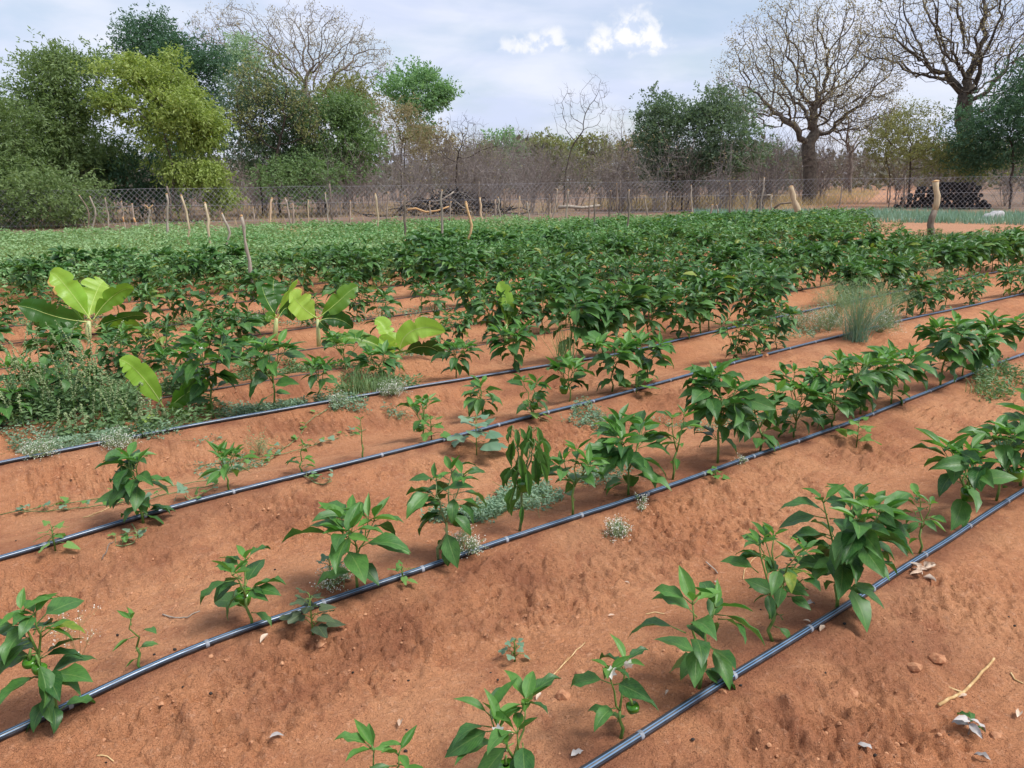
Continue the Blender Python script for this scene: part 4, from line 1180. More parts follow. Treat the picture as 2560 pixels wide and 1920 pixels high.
# farther trees over the thicket
for i, (x, d, top, wd_, mt, lab) in enumerate([(1085, 95, 285, 45, T_FRESH, 'far fresh green tree showing over the grey thicket'), (1180, 100, 292, 50, T_THORN, 'far olive tree showing over the grey thicket'),
                                               (1140, 110, 300, 40, T_GREY, 'far grey-green tree behind the grey thicket'), (1280, 90, 300, 55, T_THORN, 'far dull olive tree between the leafless saplings'),
                                               (1390, 85, 290, 60, T_BROWN, 'far brownish tree close to the dark round trees'), (1040, 85, 310, 45, T_THORN, 'far olive tree beside the small black-trunked tree'),
                                               (930, 70, 275, 50, T_BROWN, 'brown bushy tree between umbrella tree and black-trunked tree'), (1680, 80, 320, 60, T_GREY, 'far grey-green tree beside the huge gnarled trunk'),
                                               (1230, 120, 305, 60, T_OLIVE, 'farthest olive tree on the skyline')]):
    leafy_tree('far_tree', lab, 60 + i, x, d, [(x, 365)], [(x, top + 38, wd_, 38, 40, 1)], 150, 3200, .008 * d * .32 + .06, mt, BARK, .16, .6, .45, 0, .5, 'distant trees over the thicket', tipr=.014)
bare_tree('bare_tree', 'far leafless flat-crowned tree on the skyline', 75, 1115, 120, [(1115, 340)], [(1115, 305, 32, 24, 16, 1)], 200, .3, .7, BARK_P, T_POD, 2, .18, 3, .3, .018, 2.3, 'small leafless trees')

# grey leafless thicket
rng = np.random.default_rng(31)
gth = [Geo(), Geo()]; glf = Geo()
shr = []
for v_ in range(10):
    segs = []
    for s_ in range(8):
        a = rng.uniform(0, 6.28); tl = rng.uniform(.1, .38); H_ = rng.uniform(.75, 1.); p = np.zeros(3) + rng.normal(size=3) * [.04, .04, 0]; d_ = np.array([math.cos(a) * tl, math.sin(a) * tl, 1.])
        nodes = [p]
        for k in range(4):
            d_ = unit(d_ + rng.normal(size=3) * .16); nodes.append(nodes[-1] + d_ * H_ / 4)
        for k in range(4): segs.append((nodes[k], nodes[k + 1], .010 - .002 * k))
        for k in range(1, 5):
            for _ in range(3):
                dd = unit(d_ + rng.normal(size=3) * .75); e = nodes[k] + dd * rng.uniform(.12, .32); segs.append((nodes[k], e, .0042))
                for _ in range(1): segs.append((e, e + unit(dd + rng.normal(size=3) * .7) * rng.uniform(.06, .16), .0030))
    shr.append((np.array([q[0] for q in segs]), np.array([q[1] for q in segs]), np.array([q[2] for q in segs])))


def add_shrub(g, v_, loc, h, rz, rk=1.):
    A, B, r = shr[v_]; c, s = math.cos(rz), math.sin(rz); M = np.array([[c, s, 0], [-s, c, 0], [0, 0, 1]]) * h
    A = A @ M + loc; B = B @ M + loc; d = unit(B - A); x = unit(np.cross(d, [.55, -.8, .2])); y = np.cross(d, x); n = len(A); V = []
    rr = (r * h * rk)[:, None]
    for P_, f_ in ((A, 1.), (B, .65)):
        for a in (0, 2.094, 4.189): V.append(P_ + (x * math.cos(a) + y * math.sin(a)) * rr * f_)
    V = np.stack(V, 1).reshape(-1, 3); i = np.arange(n)[:, None] * 6; j = np.arange(3)[None]; k = (j + 1) % 3
    g.add(V, np.stack([i + j, i + k, i + 3 + k, i + 3 + j], -1).reshape(-1, 4))
    return B


ends = []
for i in range(330):
    px = rng.uniform(-120, 2330); d = 37.5 + 46 * rng.random() ** 1.4
    if 1775 < px < 1935 and d < 75: continue
    if 1700 < px < 1780 and d < 50: continue
    if px > 1930 and d < 46: continue
    topy = np.interp(px, [-100, 600, 900, 1050, 1250, 1400, 1700, 2300], [350, 350, 318, 330, 335, 330, 335, 345])
    b = at_dist(px, d); h = CAM_H + d * (404 - topy) * KP / FPX * rng.uniform(.45, 1.12); h = min(max(h, 1.2), 5.5)
    E_ = add_shrub(gth[i % 2], int(rng.integers(0, 10)), np.array([b[0], b[1], gz(b[0], b[1])]), h, rng.uniform(0, 6.28), rng.uniform(.5, .85))
    if rng.random() < .42: ends.append(E_[rng.random(len(E_)) < .35])
ends = np.concatenate(ends); nn = len(ends)
diamonds(glf, ends + rng.normal(size=(nn, 3)) * .05, rdir(rng, nn), rdir(rng, nn), rng.uniform(.06, .14, nn), rng.uniform(.03, .07, nn), rng.uniform(0, .9, nn))
root = empty('thicket', (0, 45, 0), 'grey leafless thicket of thin stems behind the wire fence', 'thicket'); root['kind'] = 'stuff'
for nm, gx, mt in (('stems', gth[0], TWIG), ('stems', gth[1], TWIG_R), ('leaves', glf, T_BROWN)):
    for vv in gx.v: vv -= np.array([0, 45., 0])
    link(nm, gx.mesh(nm, mt), root)['kind'] = 'stuff'
# distant bush belt closing the horizon
rng = np.random.default_rng(33); gb = Geo(); n = 26000
px = rng.uniform(-250, 2450, n); d = rng.uniform(90, 190, n); 
r_ = np.array([ray(a, 390) for a in (-250, 2450)]); 
ang = np.arctan2((px * KP - 1280) / FPX, math.cos(PITCH)); hx = np.sin(ang) * d; hy = np.cos(ang) * d
zz = rng.random(n) ** .8 * (3.2 + 3.6 * np.clip(fbm(px * .012, d * .05, 3, 3) + .35, 0, 1.2))
diamonds(gb, np.stack([hx, hy, zz], -1), rdir(rng, n), rdir(rng, n), rng.uniform(.6, 1.3, n), rng.uniform(.35, .7, n), rng.uniform(0, .9, n))
tag(link('bush_belt', gb.mesh('bush_belt', mat_leaf('far_bush', '4a4a3c', '76735e', .6, .25, 0, 0), False)), 'dull olive bushland closing the horizon behind the thicket', 'bush', kind='stuff')

# ------------------------------------------------------------------ wire fence
FL = [at_dist(-140, 35.5), at_dist(300, 34), at_dist(900, 33.5), at_dist(1300, 35), at_dist(1750, 37.5), at_dist(2212, 40), at_dist(2400, 42)]
FL = np.array(FL)[:, :2]; seg = np.linalg.norm(np.diff(FL, axis=0), axis=1); cum = np.concatenate([[0], np.cumsum(seg)]); FT = cum[-1]


def fpos(s): return np.stack([np.interp(s, cum, FL[:, 0]), np.interp(s, cum, FL[:, 1])], -1)


FH = 1.42; g = Geo(); g2 = Geo()
A, B = [], []
for sgn in (1, -1):
    s0 = np.arange(-FH, FT + FH, .20); z = np.linspace(.05, FH, 6)
    for a_, b_ in zip(z[:-1], z[1:]):
        for (zz, LST) in ((a_, A), (b_, B)):
            s_ = s0 + sgn * zz * .95; s_ = np.clip(s_, 0, FT); q = fpos(s_)
            sag = .03 * np.sin(s_ * 2.1) * (zz / FH); LST.append(np.column_stack([q, zz + sag + .02 * np.sin(s_ * .7)]))
A = np.concatenate(A); B = np.concatenate(B); ok = np.linalg.norm((A - B)[:, :2], axis=1) > .05; A, B = A[ok], B[ok]
d = unit(B - A); x = unit(np.cross(d, [0, 1., .1])); y = np.cross(d, x); n = len(A); V = []
for P_ in (A, B):
    for a in (0, 2.094, 4.189): V.append(P_ + (x * math.cos(a) + y * math.sin(a)) * .0050)
V = np.stack(V, 1).reshape(-1, 3); i = np.arange(n)[:, None] * 6; j = np.arange(3)[None]; k = (j + 1) % 3
g.add(V, np.stack([i + j, i + k, i + 3 + k, i + 3 + j], -1).reshape(-1, 4))
root = empty('wire_fence', (*FL[2], 0), 'long grey chain-link fence between the field and the trees', 'fence')
off = np.array([*FL[2], 0.])
for vv in g.v: vv -= off
link('wire_mesh', g.mesh('wire_mesh', WIRE), root)['kind'] = 'stuff'
for zz in (.12, .75, 1.40):
    g2 = Geo(); s_ = np.arange(0, FT, .6); q = fpos(s_); tube(g2, np.column_stack([q, zz + .015 * np.sin(s_ * 1.1)]) - off, .0045, 4)
    link('strand_wire', g2.mesh('strand_wire', WIRE), root)
for s_ in np.arange(1.5, FT, 6.2):
    q = fpos(np.array([s_]))[0]; g2 = Geo(); rr = np.random.default_rng(int(s_ * 10))
    pts = [np.array([q[0] + rr.normal() * .02, q[1] + .06, z]) - off for z in (-.1, .5, 1., 1.5)]; tube(g2, pts, [.045, .042, .04, .035], 7)
    link('post', g2.mesh('post', POST_D), root)

# ------------------------------------------------------------------ wooden stakes in the field
ST = [(176, 422, 193, 494, 'd', 'crooked dark stake beside a paler straight one at the end of the stake line'), (197, 425, 203, 499, 'n', 'straight grey stake leaning on the crooked dark one'),
      (227, 428, 235, 497, 'n', ''), (264, 435, 270, 494, 'n', 'grey stake with a torn orange bark patch halfway'), (285, 440, 293, 492, 'n', 'thin stake with an orange peeled strip'),
      (322, 449, 323, 501, 'f', 'short stake with an orange forked top'), (360, 419, 364, 509, 'n', ''), (398, 422, 406, 528, 'p', 'pale stake with a bent top'),
      (445, 438, 454, 536, 'p', 'pale stake with a fresh cut top and peeled bark'), (483, 461, 492, 534, 'n', 'low crooked grey stake among the bean crop'), (521, 466, 540, 600, 'n', 'long knotty stake standing deep in the pepper rows'),
      (547, 448, 548, 486, 'n', ''), (587, 428, 586, 480, 'p', ''), (617, 428, 625, 470, 'n', ''), (632, 441, 633, 474, 'n', ''), (666, 433, 666, 487, 'p', ''), (704, 417, 708, 492, 'n', 'tall grey stake with a rounded top'),
      (757, 434, 757, 477, 'n', ''), (813, 418, 816, 500, 'p', 'tall pale peeled stake'), (837, 415, 836, 465, 'n', ''), (874, 423, 879, 524, 'd', 'thin dark stake with a torn bark patch low down'), (928, 435, 930, 464, 'n', ''),
      (951, 411, 955, 527, 'n', 'tallest grey stake in front of the brush pile'), (1009, 436, 1015, 531, 'o', 'orange-brown peeled stake with a crooked foot'), (974, 436, 973, 462, 'n', ''), (1037, 427, 1041, 467, 'p', ''),
      (1076, 426, 1083, 484, 'n', ''), (1070, 432, 1070, 464, 'n', ''), (1089, 410, 1089, 457, 'd', ''), (1122, 424, 1121, 460, 'p', ''), (1139, 436, 1141, 484, 'n', ''), (1186, 420, 1185, 454, 'd', ''),
      (1204, 410, 1197, 455, 'f', 'dark forked stake near the fallen branch'), (1228, 411, 1223, 477, 'n', ''), (1274, 408, 1272, 455, 'd', 'thick dark stake with a pale cut top by the fallen log'), (1285, 418, 1284, 492, 'd', ''),
      (1319, 412, 1316, 454, 'd', ''), (1333, 397, 1336, 457, 'd', ''), (1357, 411, 1358, 501, 'd', 'long dark stake in the middle of the crop'), (1392, 422, 1396, 450, 'n', ''), (1440, 415, 1438, 455, 'n', ''), (1492, 400, 1496, 454, 'n', ''),
      (1576, 396, 1576, 457, 'd', ''), (1538, 442, 1535, 467, 'n', ''), (1547, 442, 1550, 460, 'n', ''), (1620, 415, 1612, 467, 'f', 'forked stake beside the crossbar'), (1652, 384, 1642, 450, 'n', 'taller stake holding one end of the crossbar'),
      (1666, 422, 1666, 450, 'n', 'short stake holding the other end of the crossbar'), (1708, 403, 1726, 457, 'T', 'thick pale leaning log post'), (1820, 400, 1812, 450, 'n', 'grey stake leaning beside the onion bed'),
      (1924, 386, 1918, 447, 'd', 'dark leaning stake in front of the woodpile track'), (2025, 391, 2018, 497, 'B', 'stout crooked post with peeled pale upper half')]
STGEN = {'n': 'grey bark stake without bark patches standing in the crop', 'd': 'slim dark stake standing in the crop', 'p': 'pale peeled stake standing in the crop'}
tops = []
for i, (x1, y1, x0, y0, kd, lab) in enumerate(ST):
    rng = np.random.default_rng(900 + i)
    zc = .30 if x0 < 1800 and kd != 'B' else .02
    if kd == 'B': zc = .16
    pb = plane(x0, y0, zc); b, s = pb.copy(), 1
    b[2] = gz(b[0], b[1]) - .05
    tp = X(b, 1, x0, x1, y1); k0 = (tp - pb) / max(tp[2] - pb[2], .2); foot = pb - k0 * (pb[2] - b[2])
    L = np.linalg.norm(tp - foot); sd = unit(np.cross(tp - foot, [0, 1., 0])); n = 9
    t = np.linspace(0, 1, n); r0 = {'T': .12, 'B': .085}.get(kd, rng.uniform(.019, .027) * (1.1 if y0 - y1 > 85 else (1.4 if y0 < 482 else 1.)))
    bow = rng.normal() * .018 + (.06 if kd in 'TB' else 0)
    pts = foot + (tp - foot) * t[:, None] + sd * (bow * np.sin(t * math.pi) + .012 * rng.normal(size=n))[:, None] * L ** .5
    if 'crooked' in lab: pts += sd * (.07 * np.sin(t * 7))[:, None]
    if 'bent top' in lab: pts[-1] -= VIEWX * .07; pts[-2] -= VIEWX * .02
    rad = r0 * np.interp(t, [0, 1], [1.1, .85]) * (1 + .14 * rng.normal(size=n))
    mt = {'n': POST, 'd': POST_D, 'p': POST_P, 'f': POST, 'o': CUT, 'T': POST_P, 'B': POST_D}[kd]
    root = empty('wooden_stake', foot, lab or STGEN[kd], 'stake', None if lab else {'n': 'grey stakes', 'd': 'dark stakes', 'p': 'pale peeled stakes'}[kd])
    g = Geo(); cutk = 5 if kd == 'B' else n
    tube(g, (pts - foot)[:cutk], rad[:cutk], 8); link('shaft', g.mesh('shaft', mt), root)
    if kd == 'B':
        g = Geo(); tube(g, (pts - foot)[cutk - 1:], rad[cutk - 1:] * .96, 8); tag(link('peeled_half', g.mesh('peeled_half', POST_P), root), 'pale peeled upper half')
    g = Geo(); dd = unit(pts[-1] - pts[-2]); e = pts[-1] - foot; tube(g, [e - dd * .012, e + dd * .008], [rad[-1] * 1.04] * 2, 8); link('cut_top', g.mesh('cut_top', CUT), root)
    if kd == 'f':
        for sg in (-1, 1):
            g = Geo(); tube(g, [e - dd * .05, e + dd * .03 + VIEWX * sg * .05, e + dd * .08 + VIEWX * sg * .11], [r0 * .6, r0 * .55, r0 * .5], 6); link('fork', g.mesh('fork', CUT if 'orange' in lab else POST), root)
    if 'orange' in lab and kd == 'n' or 'torn' in lab:
        m_ = n // 2 if 'low' not in lab else 2; g = Geo(); tube(g, (pts - foot)[m_:m_ + 2] - np.array([0, .006, 0]), rad[m_:m_ + 2] * 1.06, 8); link('bark_patch', g.mesh('bark_patch', CUT), root)
    tops.append(e + foot)
# crossbar between the two stakes
iA, iB = [i for i, q in enumerate(ST) if 'one end' in q[5]][0], [i for i, q in enumerate(ST) if 'other end' in q[5]][0]
pA, pB = tops[iA] * 1., tops[iB] * 1.; pA[2] = pB[2] - .02
g = Geo(); off = (pA + pB) / 2; tube(g, [pA - off, off * 0 + [0, 0, .02], pB - off], .03, 6); root = empty('crossbar', off, 'thin peeled crossbar tied between two stakes by the dry grass', 'crossbar'); link('rail', g.mesh('rail', POST), root)


def stick_thing(name, label, cat, ptspx, r, mat, dist=None, group=None, lift=0., sides=7, forks=()):
    P_ = []
    for (x, y) in ptspx:
        if dist: b = at_dist(x, dist); P_.append(X(b, 1, x, x, y))
        else:
            q = G(x, y); P_.append(np.array([q[0], q[1], 0.]))
    P_ = np.array(P_); nf = len(P_)
    if not dist:
        tt_ = np.linspace(0, nf - 1, (nf - 1) * 5 + 1); P_ = np.stack([np.interp(tt_, np.arange(nf), P_[:, k]) for k in range(3)], -1)
        z_ = np.maximum(gz(P_[:, 0], P_[:, 1]), gz(P_[:, 0], P_[:, 1], True)); z_ = np.maximum(z_, np.convolve(np.pad(z_, 2, 'edge'), np.ones(5) / 5, 'valid')); P_[:, 2] = z_ + lift + (r if np.isscalar(r) else r[0]) * .9
        forks = [(i_ * 5, d_, L_) for i_, d_, L_ in forks]
    o = P_[0].copy(); rng = np.random.default_rng(int(ptspx[0][0]))
    root = empty(name, o, label, cat, group); g = Geo()
    rad = np.interp(np.linspace(0, 1, len(P_)), [0, 1], [r, r * .7]) if np.isscalar(r) else np.interp(np.linspace(0, 1, len(P_)), np.linspace(0, 1, len(r)), r)
    tube(g, P_ - o, rad, sides); link('shaft', g.mesh('shaft', mat), root)
    for (i, d, L) in forks:
        g = Geo(); p = P_[i] - o; d = unit(np.array(d, float)); tube(g, [p, p + d * L * .5 + rng.normal(size=3) * L * .05, p + d * L], [rad[i] * .7, rad[i] * .6, rad[i] * .4], sides); link('fork', g.mesh('fork', mat), root)
    return root


stick_thing('fallen_branch', 'crooked orange-brown peeled branch lying before the brush pile', 'branch', [(880, 453), (898, 450), (920, 458), (945, 455), (970, 446)], .045, CUT, 33)
stick_thing('fallen_log', 'grey fallen log lying behind the stakes', 'log', [(1206, 448), (1230, 446), (1258, 449), (1296, 444)], .085, POST, 34.5)
stick_thing('fallen_branch', 'dark low branch lying beside the leaning log post', 'branch', [(1672, 450), (1685, 440), (1716, 437)], .05, POST_D, 36)

# brush pile
rng = np.random.default_rng(55); b0 = at_dist(975, 37.2); b0[2] = gz(b0[0], b0[1])
root = empty('brush_pile', b0, 'tangled heap of dark cut branches behind the fence', 'brush pile')
for i in range(90):
    g = Geo(); c = np.array([rng.normal() * 1.5, rng.normal() * .7, 0]); c[2] = max(.05, 1.15 - abs(c[0]) * .32) * rng.random() ** .7
    d = unit(np.array([rng.normal(), rng.normal() * .5, rng.normal() * .30])); L = rng.uniform(.6, 1.7); p = [c - d * L / 2, c + rng.normal(size=3) * .12, c + d * L / 2]
    for q in p: q[2] = max(q[2], .03)
    p = bez(*p, 5); r0 = rng.uniform(.016, .045); tube(g, p, np.linspace(r0, r0 * .5, 5), 5); link('branch', g.mesh('branch', CHAR if i % 5 else (POST if i % 2 else BARK)), root)
g = Geo()
for i in range(900):
    c = np.array([rng.normal() * 1.5, rng.normal() * .7, 0]); c[2] = max(.05, 1.2 - abs(c[0]) * .32) * rng.random() ** .7; d = unit(rng.normal(size=3)) * rng.uniform(.15, .5)
    tube(g, [c, c + d * .5 + rng.normal(size=3) * .04, c + d], [.008, .006, .004], 3, cap=False)
link('twigs', g.mesh('twigs', CHAR), root)['kind'] = 'stuff'

# black woodpile
rng = np.random.default_rng(56); cp = at_dist(2030, 42.5); cp[2] = gz(cp[0], cp[1])
root = empty('woodpile', cp, 'long stack of blackened logs beside the sandy track', 'woodpile', rz=-math.atan2(cp[0], cp[1]) * .9)
for layer in range(7):
    wl = 4.1 - layer * .28
    for k in range(int(wl / .24)):
        x = -1.75 + layer * .16 + k * .24 + rng.normal() * .03 + (.12 if layer % 2 else 0); r0 = rng.uniform(.085, .125); g = Geo(); L = rng.uniform(.7, 1.1)
        if layer > 3 and x < -1.0: continue
        if layer > 5 and x < -.3: continue
        yy = rng.normal() * .08; z = .12 + layer * .165
        pts = [(x + rng.normal() * .02, yy - L / 2, z), (x + rng.normal() * .02, yy, z + rng.normal() * .015), (x + rng.normal() * .04, yy + L / 2, z)]
        tube(g, pts, [r0, r0 * 1.03, r0 * .9], 7); link('log', g.mesh('log', CHAR), root)

# sack
p = G(2140, 478); rng = np.random.default_rng(3); root = empty('sack', p, 'whitish folded sack dropped on bare soil by the onion bed', 'sack', rz=.2)
for nm, (sx, sy, sz), of, rot in (('body', (.36, .20, .15), (.05, 0, .15), -.28), ('flap', (.30, .16, .035), (-.25, -.05, .05), .08)):
    g = Geo(); nu_, nv_ = 20, 14; th = np.linspace(-math.pi / 2, math.pi / 2, nv_); ph = np.arange(nu_) * 6.2832 / nu_
    spw = lambda q, e: np.sign(q) * np.abs(q) ** e
    V = np.stack([sx * spw(np.cos(th), .45)[:, None] * spw(np.cos(ph), .5)[None], sy * spw(np.cos(th), .45)[:, None] * spw(np.sin(ph), .5)[None], np.broadcast_to(sz * spw(np.sin(th), .8)[:, None], (nv_, nu_))], -1).reshape(-1, 3)
    V *= (1 + .16 * fbm(V[:, 0] * 7 + 3, V[:, 2] * 9 + V[:, 1] * 5, 3, 8))[:, None]
    i = np.arange(nv_ - 1)[:, None] * nu_; j = np.arange(nu_)[None]; k = (j + 1) % nu_
    g.add(V, np.stack([i + j, i + k, i + nu_ + k, i + nu_ + j], -1).reshape(-1, 4)); o = link(nm, g.mesh(nm, SACK), root, of); o.rotation_euler = (0, rot, 0)


# ------------------------------------------------------------------ banana plants
def banana(label, base, top, leaves, rstem=.028):
    b = G(*base); n_ = unit(np.array([b[0], b[1], 0])); sc_ = px_scale(depth(b))
    def at(x, y, off=0.):
        r = ray(x, y); t = (n_ @ b + off) / (n_ @ r); return EYE + r * t
    root = empty('banana_plant', b, label, 'banana plant', 'young banana plants')
    tp = at(*top); g = Geo(); tube(g, [np.zeros(3) - [0, 0, .03], (tp - b) * .5, tp - b], [rstem, rstem * .85, rstem * .6], 10); link('pseudostem', g.mesh('pseudostem', BAN_STEM), root)
    for k, (p0, p1, p2, w_, offm, offt, roll, mt, *opt) in enumerate(leaves):
        n = 34; sp = bez(at(*p0), at(*p1, offm), at(*p2, offt), n) - b; t = np.linspace(0, 1, n)
        rng = np.random.default_rng(k + int(base[0])); toeye = unit(EYE - b)
        sp[:, 2] -= np.clip(t - .72, 0, 1) ** 2 * np.linalg.norm(sp[-1] - sp[0]) * .9
        d = unit(np.gradient(sp, axis=0))
        wd_ = w_ * sc_ * .54 * np.interp(t, [0, .08, .16, .3, .5, .72, .87, .95, 1], [.03, .06, .34, .80, 1, .97, .76, .44, .03])
        sides = []
        for sd_ in (0, 1):
            q = 1 + .05 * np.interp(t, np.linspace(0, 1, 12), rng.normal(size=12))
            for _ in range(int(rng.integers(1, 4))):
                m_ = int(rng.integers(11, 30)); q[m_] *= rng.uniform(.45, .75); q[m_ + 1] *= .93
            sides.append(q)
        c = np.array([-1, -.66, -.33, 0, .33, .66, 1]); V = []; UVs = []
        fold = (opt[0] if opt else .34) * 1.35; ph = rng.uniform(0, 6, 3)
        for i in range(n):
            nrm = toeye - d[i] * (toeye @ d[i]); rl = roll + .35 * math.sin(2.2 * t[i] + ph[0]); nrm = unit(nrm * math.cos(rl) + np.cross(d[i], nrm) * math.sin(rl)); side = np.cross(d[i], nrm)
            cw = c * np.where(c < 0, sides[0][i], sides[1][i])
            rip = .09 * np.sin(t[i] * 17 + ph[1] + np.sign(c) * .8) * np.abs(c) + .04 * np.sin(t[i] * 38 + ph[2]) * np.abs(c)
            V.append(sp[i] + side * (cw * wd_[i])[:, None] + nrm * ((fold * np.abs(c) - .45 * c ** 2 * fold + rip) * wd_[i])[:, None]); UVs.append(np.stack([c / 2 + .5, np.full(7, t[i])], -1))
        i = np.arange(n - 1)[:, None] * 7; j = np.arange(6)[None]; g = Geo()
        V = np.concatenate(V); g.add(V, np.stack([i + j, i + j + 1, i + j + 8, i + j + 7], -1).reshape(-1, 4), uv=np.concatenate(UVs), tint=rng.uniform(.2, .7))
        lf = link('leaf', g.mesh('leaf', mt), root)
        g = Geo(); rr = np.interp(t, [0, .2, 1], [.007, .0038, .0008]) * max(.5, w_ / 45); tube(g, sp, rr, 6); link('midrib', g.mesh('midrib', BAN_RIB), lf)
        if len(opt) > 1:   # dried edge along the tip
            g = Geo(); m0 = int(n * opt[1]); tipV = V.reshape(n, 7, 3)[m0:, -1] if opt[2] > 0 else V.reshape(n, 7, 3)[m0:, 0]
            inn = V.reshape(n, 7, 3)[m0:, -2 if opt[2] > 0 else 1]; q = len(tipV); a_ = tipV + (tipV - inn) * .18; b_ = tipV + (inn - tipV) * .3 
            up_ = toeye * .003; g.add(np.concatenate([a_ + up_, b_ + up_]), [(z, z + 1, z + 1 + q, z + q) for z in range(q - 1)]); link('dry_edge', g.mesh('dry_edge', BAN_DRY), lf)


banana('largest young banana plant with spread leaves among weeds', (190, 742), (192, 694), [
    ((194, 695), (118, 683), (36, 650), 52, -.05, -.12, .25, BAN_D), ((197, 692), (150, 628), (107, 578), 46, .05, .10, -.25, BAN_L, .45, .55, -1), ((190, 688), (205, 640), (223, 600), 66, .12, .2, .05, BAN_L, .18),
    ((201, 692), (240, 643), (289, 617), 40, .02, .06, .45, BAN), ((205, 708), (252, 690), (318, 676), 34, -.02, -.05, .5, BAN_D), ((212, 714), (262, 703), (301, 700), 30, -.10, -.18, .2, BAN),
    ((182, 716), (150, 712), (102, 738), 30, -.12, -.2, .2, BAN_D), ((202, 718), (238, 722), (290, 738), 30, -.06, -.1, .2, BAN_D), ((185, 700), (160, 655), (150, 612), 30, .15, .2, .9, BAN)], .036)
banana('dark young banana plant standing beside the yellow-leaved one', (595, 742), (597, 688), [
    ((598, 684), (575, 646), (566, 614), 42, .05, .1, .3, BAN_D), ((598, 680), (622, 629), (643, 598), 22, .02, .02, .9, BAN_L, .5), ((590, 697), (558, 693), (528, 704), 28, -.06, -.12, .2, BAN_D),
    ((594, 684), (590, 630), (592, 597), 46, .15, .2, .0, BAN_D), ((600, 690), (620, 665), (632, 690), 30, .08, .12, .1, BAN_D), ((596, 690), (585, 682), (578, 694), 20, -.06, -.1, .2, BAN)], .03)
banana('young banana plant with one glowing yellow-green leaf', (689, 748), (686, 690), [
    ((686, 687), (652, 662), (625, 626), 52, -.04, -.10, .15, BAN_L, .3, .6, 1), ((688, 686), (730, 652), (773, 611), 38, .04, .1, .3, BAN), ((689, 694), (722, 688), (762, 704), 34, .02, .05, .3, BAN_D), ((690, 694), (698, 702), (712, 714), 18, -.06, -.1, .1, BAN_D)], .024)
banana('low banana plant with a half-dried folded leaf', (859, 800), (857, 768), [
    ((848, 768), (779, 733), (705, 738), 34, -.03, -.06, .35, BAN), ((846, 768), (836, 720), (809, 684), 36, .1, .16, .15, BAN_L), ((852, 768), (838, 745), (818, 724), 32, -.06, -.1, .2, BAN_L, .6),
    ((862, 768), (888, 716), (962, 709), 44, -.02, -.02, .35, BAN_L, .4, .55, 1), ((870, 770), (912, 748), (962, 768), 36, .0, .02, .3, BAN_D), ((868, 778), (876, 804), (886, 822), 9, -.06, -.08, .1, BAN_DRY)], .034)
banana('lone upright banana leaf rising out of the dark peppers', (1093, 745), (1093, 700), [
    ((1094, 702), (1093, 650), (1076, 603), 30, .03, .05, .2, BAN_L), ((1092, 708), (1100, 672), (1096, 640), 34, .04, .06, .3, BAN)], .02)
banana('small pale banana shoot almost hidden in the dense peppers', (1229, 700), (1229, 675), [((1229, 678), (1231, 652), (1245, 626), 18, .02, .03, .2, BAN_L), ((1229, 680), (1224, 668), (1218, 655), 14, -.04, -.05, .2, BAN)], .015)
banana('banana plant with a pale torn leaf rising from the tall weeds', (356, 905), (355, 882), [
    ((353, 880), (312, 820), (256, 766), 46, -.02, -.04, .2, BAN_L), ((362, 884), (402, 850), (452, 822), 42, .04, .08, .3, BAN), ((360, 888), (382, 884), (406, 910), 26, -.04, -.08, .2, BAN), ((350, 900), (322, 902), (298, 932), 14, -.08, -.12, .2, BAN_L)], .026)


# ------------------------------------------------------------------ weeds
def leaf_sprinkle(g, C, d, L, W, rng): diamonds(g, C, d, rdir(rng, len(C), .3, 1), L, W, rng.uniform(0, .9, len(C)))


SPIKE = mat_leaf('seed_spike', '7f9460', 'a9b788', .7, .25, 0, .4)


def amaranth(seed, bx, by, h, n, label, group='seeding amaranth weeds'):
    rng = np.random.default_rng(seed); b = G(bx, by); root = empty('amaranth_weed', b, label, 'weed', group)
    gs, gk, gl = Geo(), Geo(), Geo()
    for k in range(n):
        a = rng.uniform(0, 6.28); ln = rng.uniform(.15, .7); H_ = h * rng.uniform(.6, 1.05); s0 = np.array([rng.normal() * .07, rng.normal() * .07, 0])
        e = s0 + np.array([math.cos(a) * ln * H_ * .7, math.sin(a) * ln * H_ * .5, H_]); mid = (s0 + e) / 2 + np.array([math.cos(a), math.sin(a), 0]) * -.04 * h
        P_ = bez(s0, mid, e, 12)
        if rng.random() < .15: P_[-3:, 2] -= np.array([.01, .04, .09]) * h * 2
        tube(gs, P_, np.linspace(.0035, .0015, 12), 4, cap=False)
        m_ = 70; t = rng.uniform(.38, 1., m_); Q = np.stack([np.interp(t, np.linspace(0, 1, 12), P_[:, i]) for i in range(3)], -1) + rng.normal(size=(m_, 3)) * .0035
        r = rng.uniform(.0036, .0068, m_)
        for q, rr in zip(Q, r):
            gk.add(q + np.array([(1, 0, 0), (0, 1, 0), (-1, 0, 0), (0, -1, 0), (0, 0, 1), (0, 0, -1)]) * rr, None, [(0, 1, 4), (1, 2, 4), (2, 3, 4), (3, 0, 4), (1, 0, 5), (2, 1, 5), (3, 2, 5), (0, 3, 5)], tint=rng.random() * .9)
        ml = 18; t = rng.uniform(.02, .42, ml); Q = np.stack([np.interp(t, np.linspace(0, 1, 12), P_[:, i]) for i in range(3)], -1)
        leaf_sprinkle(gl, Q + rng.normal(size=(ml, 3)) * .02, rdir(rng, ml, -.3, .5), rng.uniform(.03, .065, ml), rng.uniform(.016, .03, ml), rng)
    link('stems', gs.mesh('stems', STEM), root); link('seed_heads', gk.mesh('seed_heads', SPIKE, False), root).__setitem__('kind', 'stuff'); link('leaves', gl.mesh('leaves', WEEDLEAF, False), root)


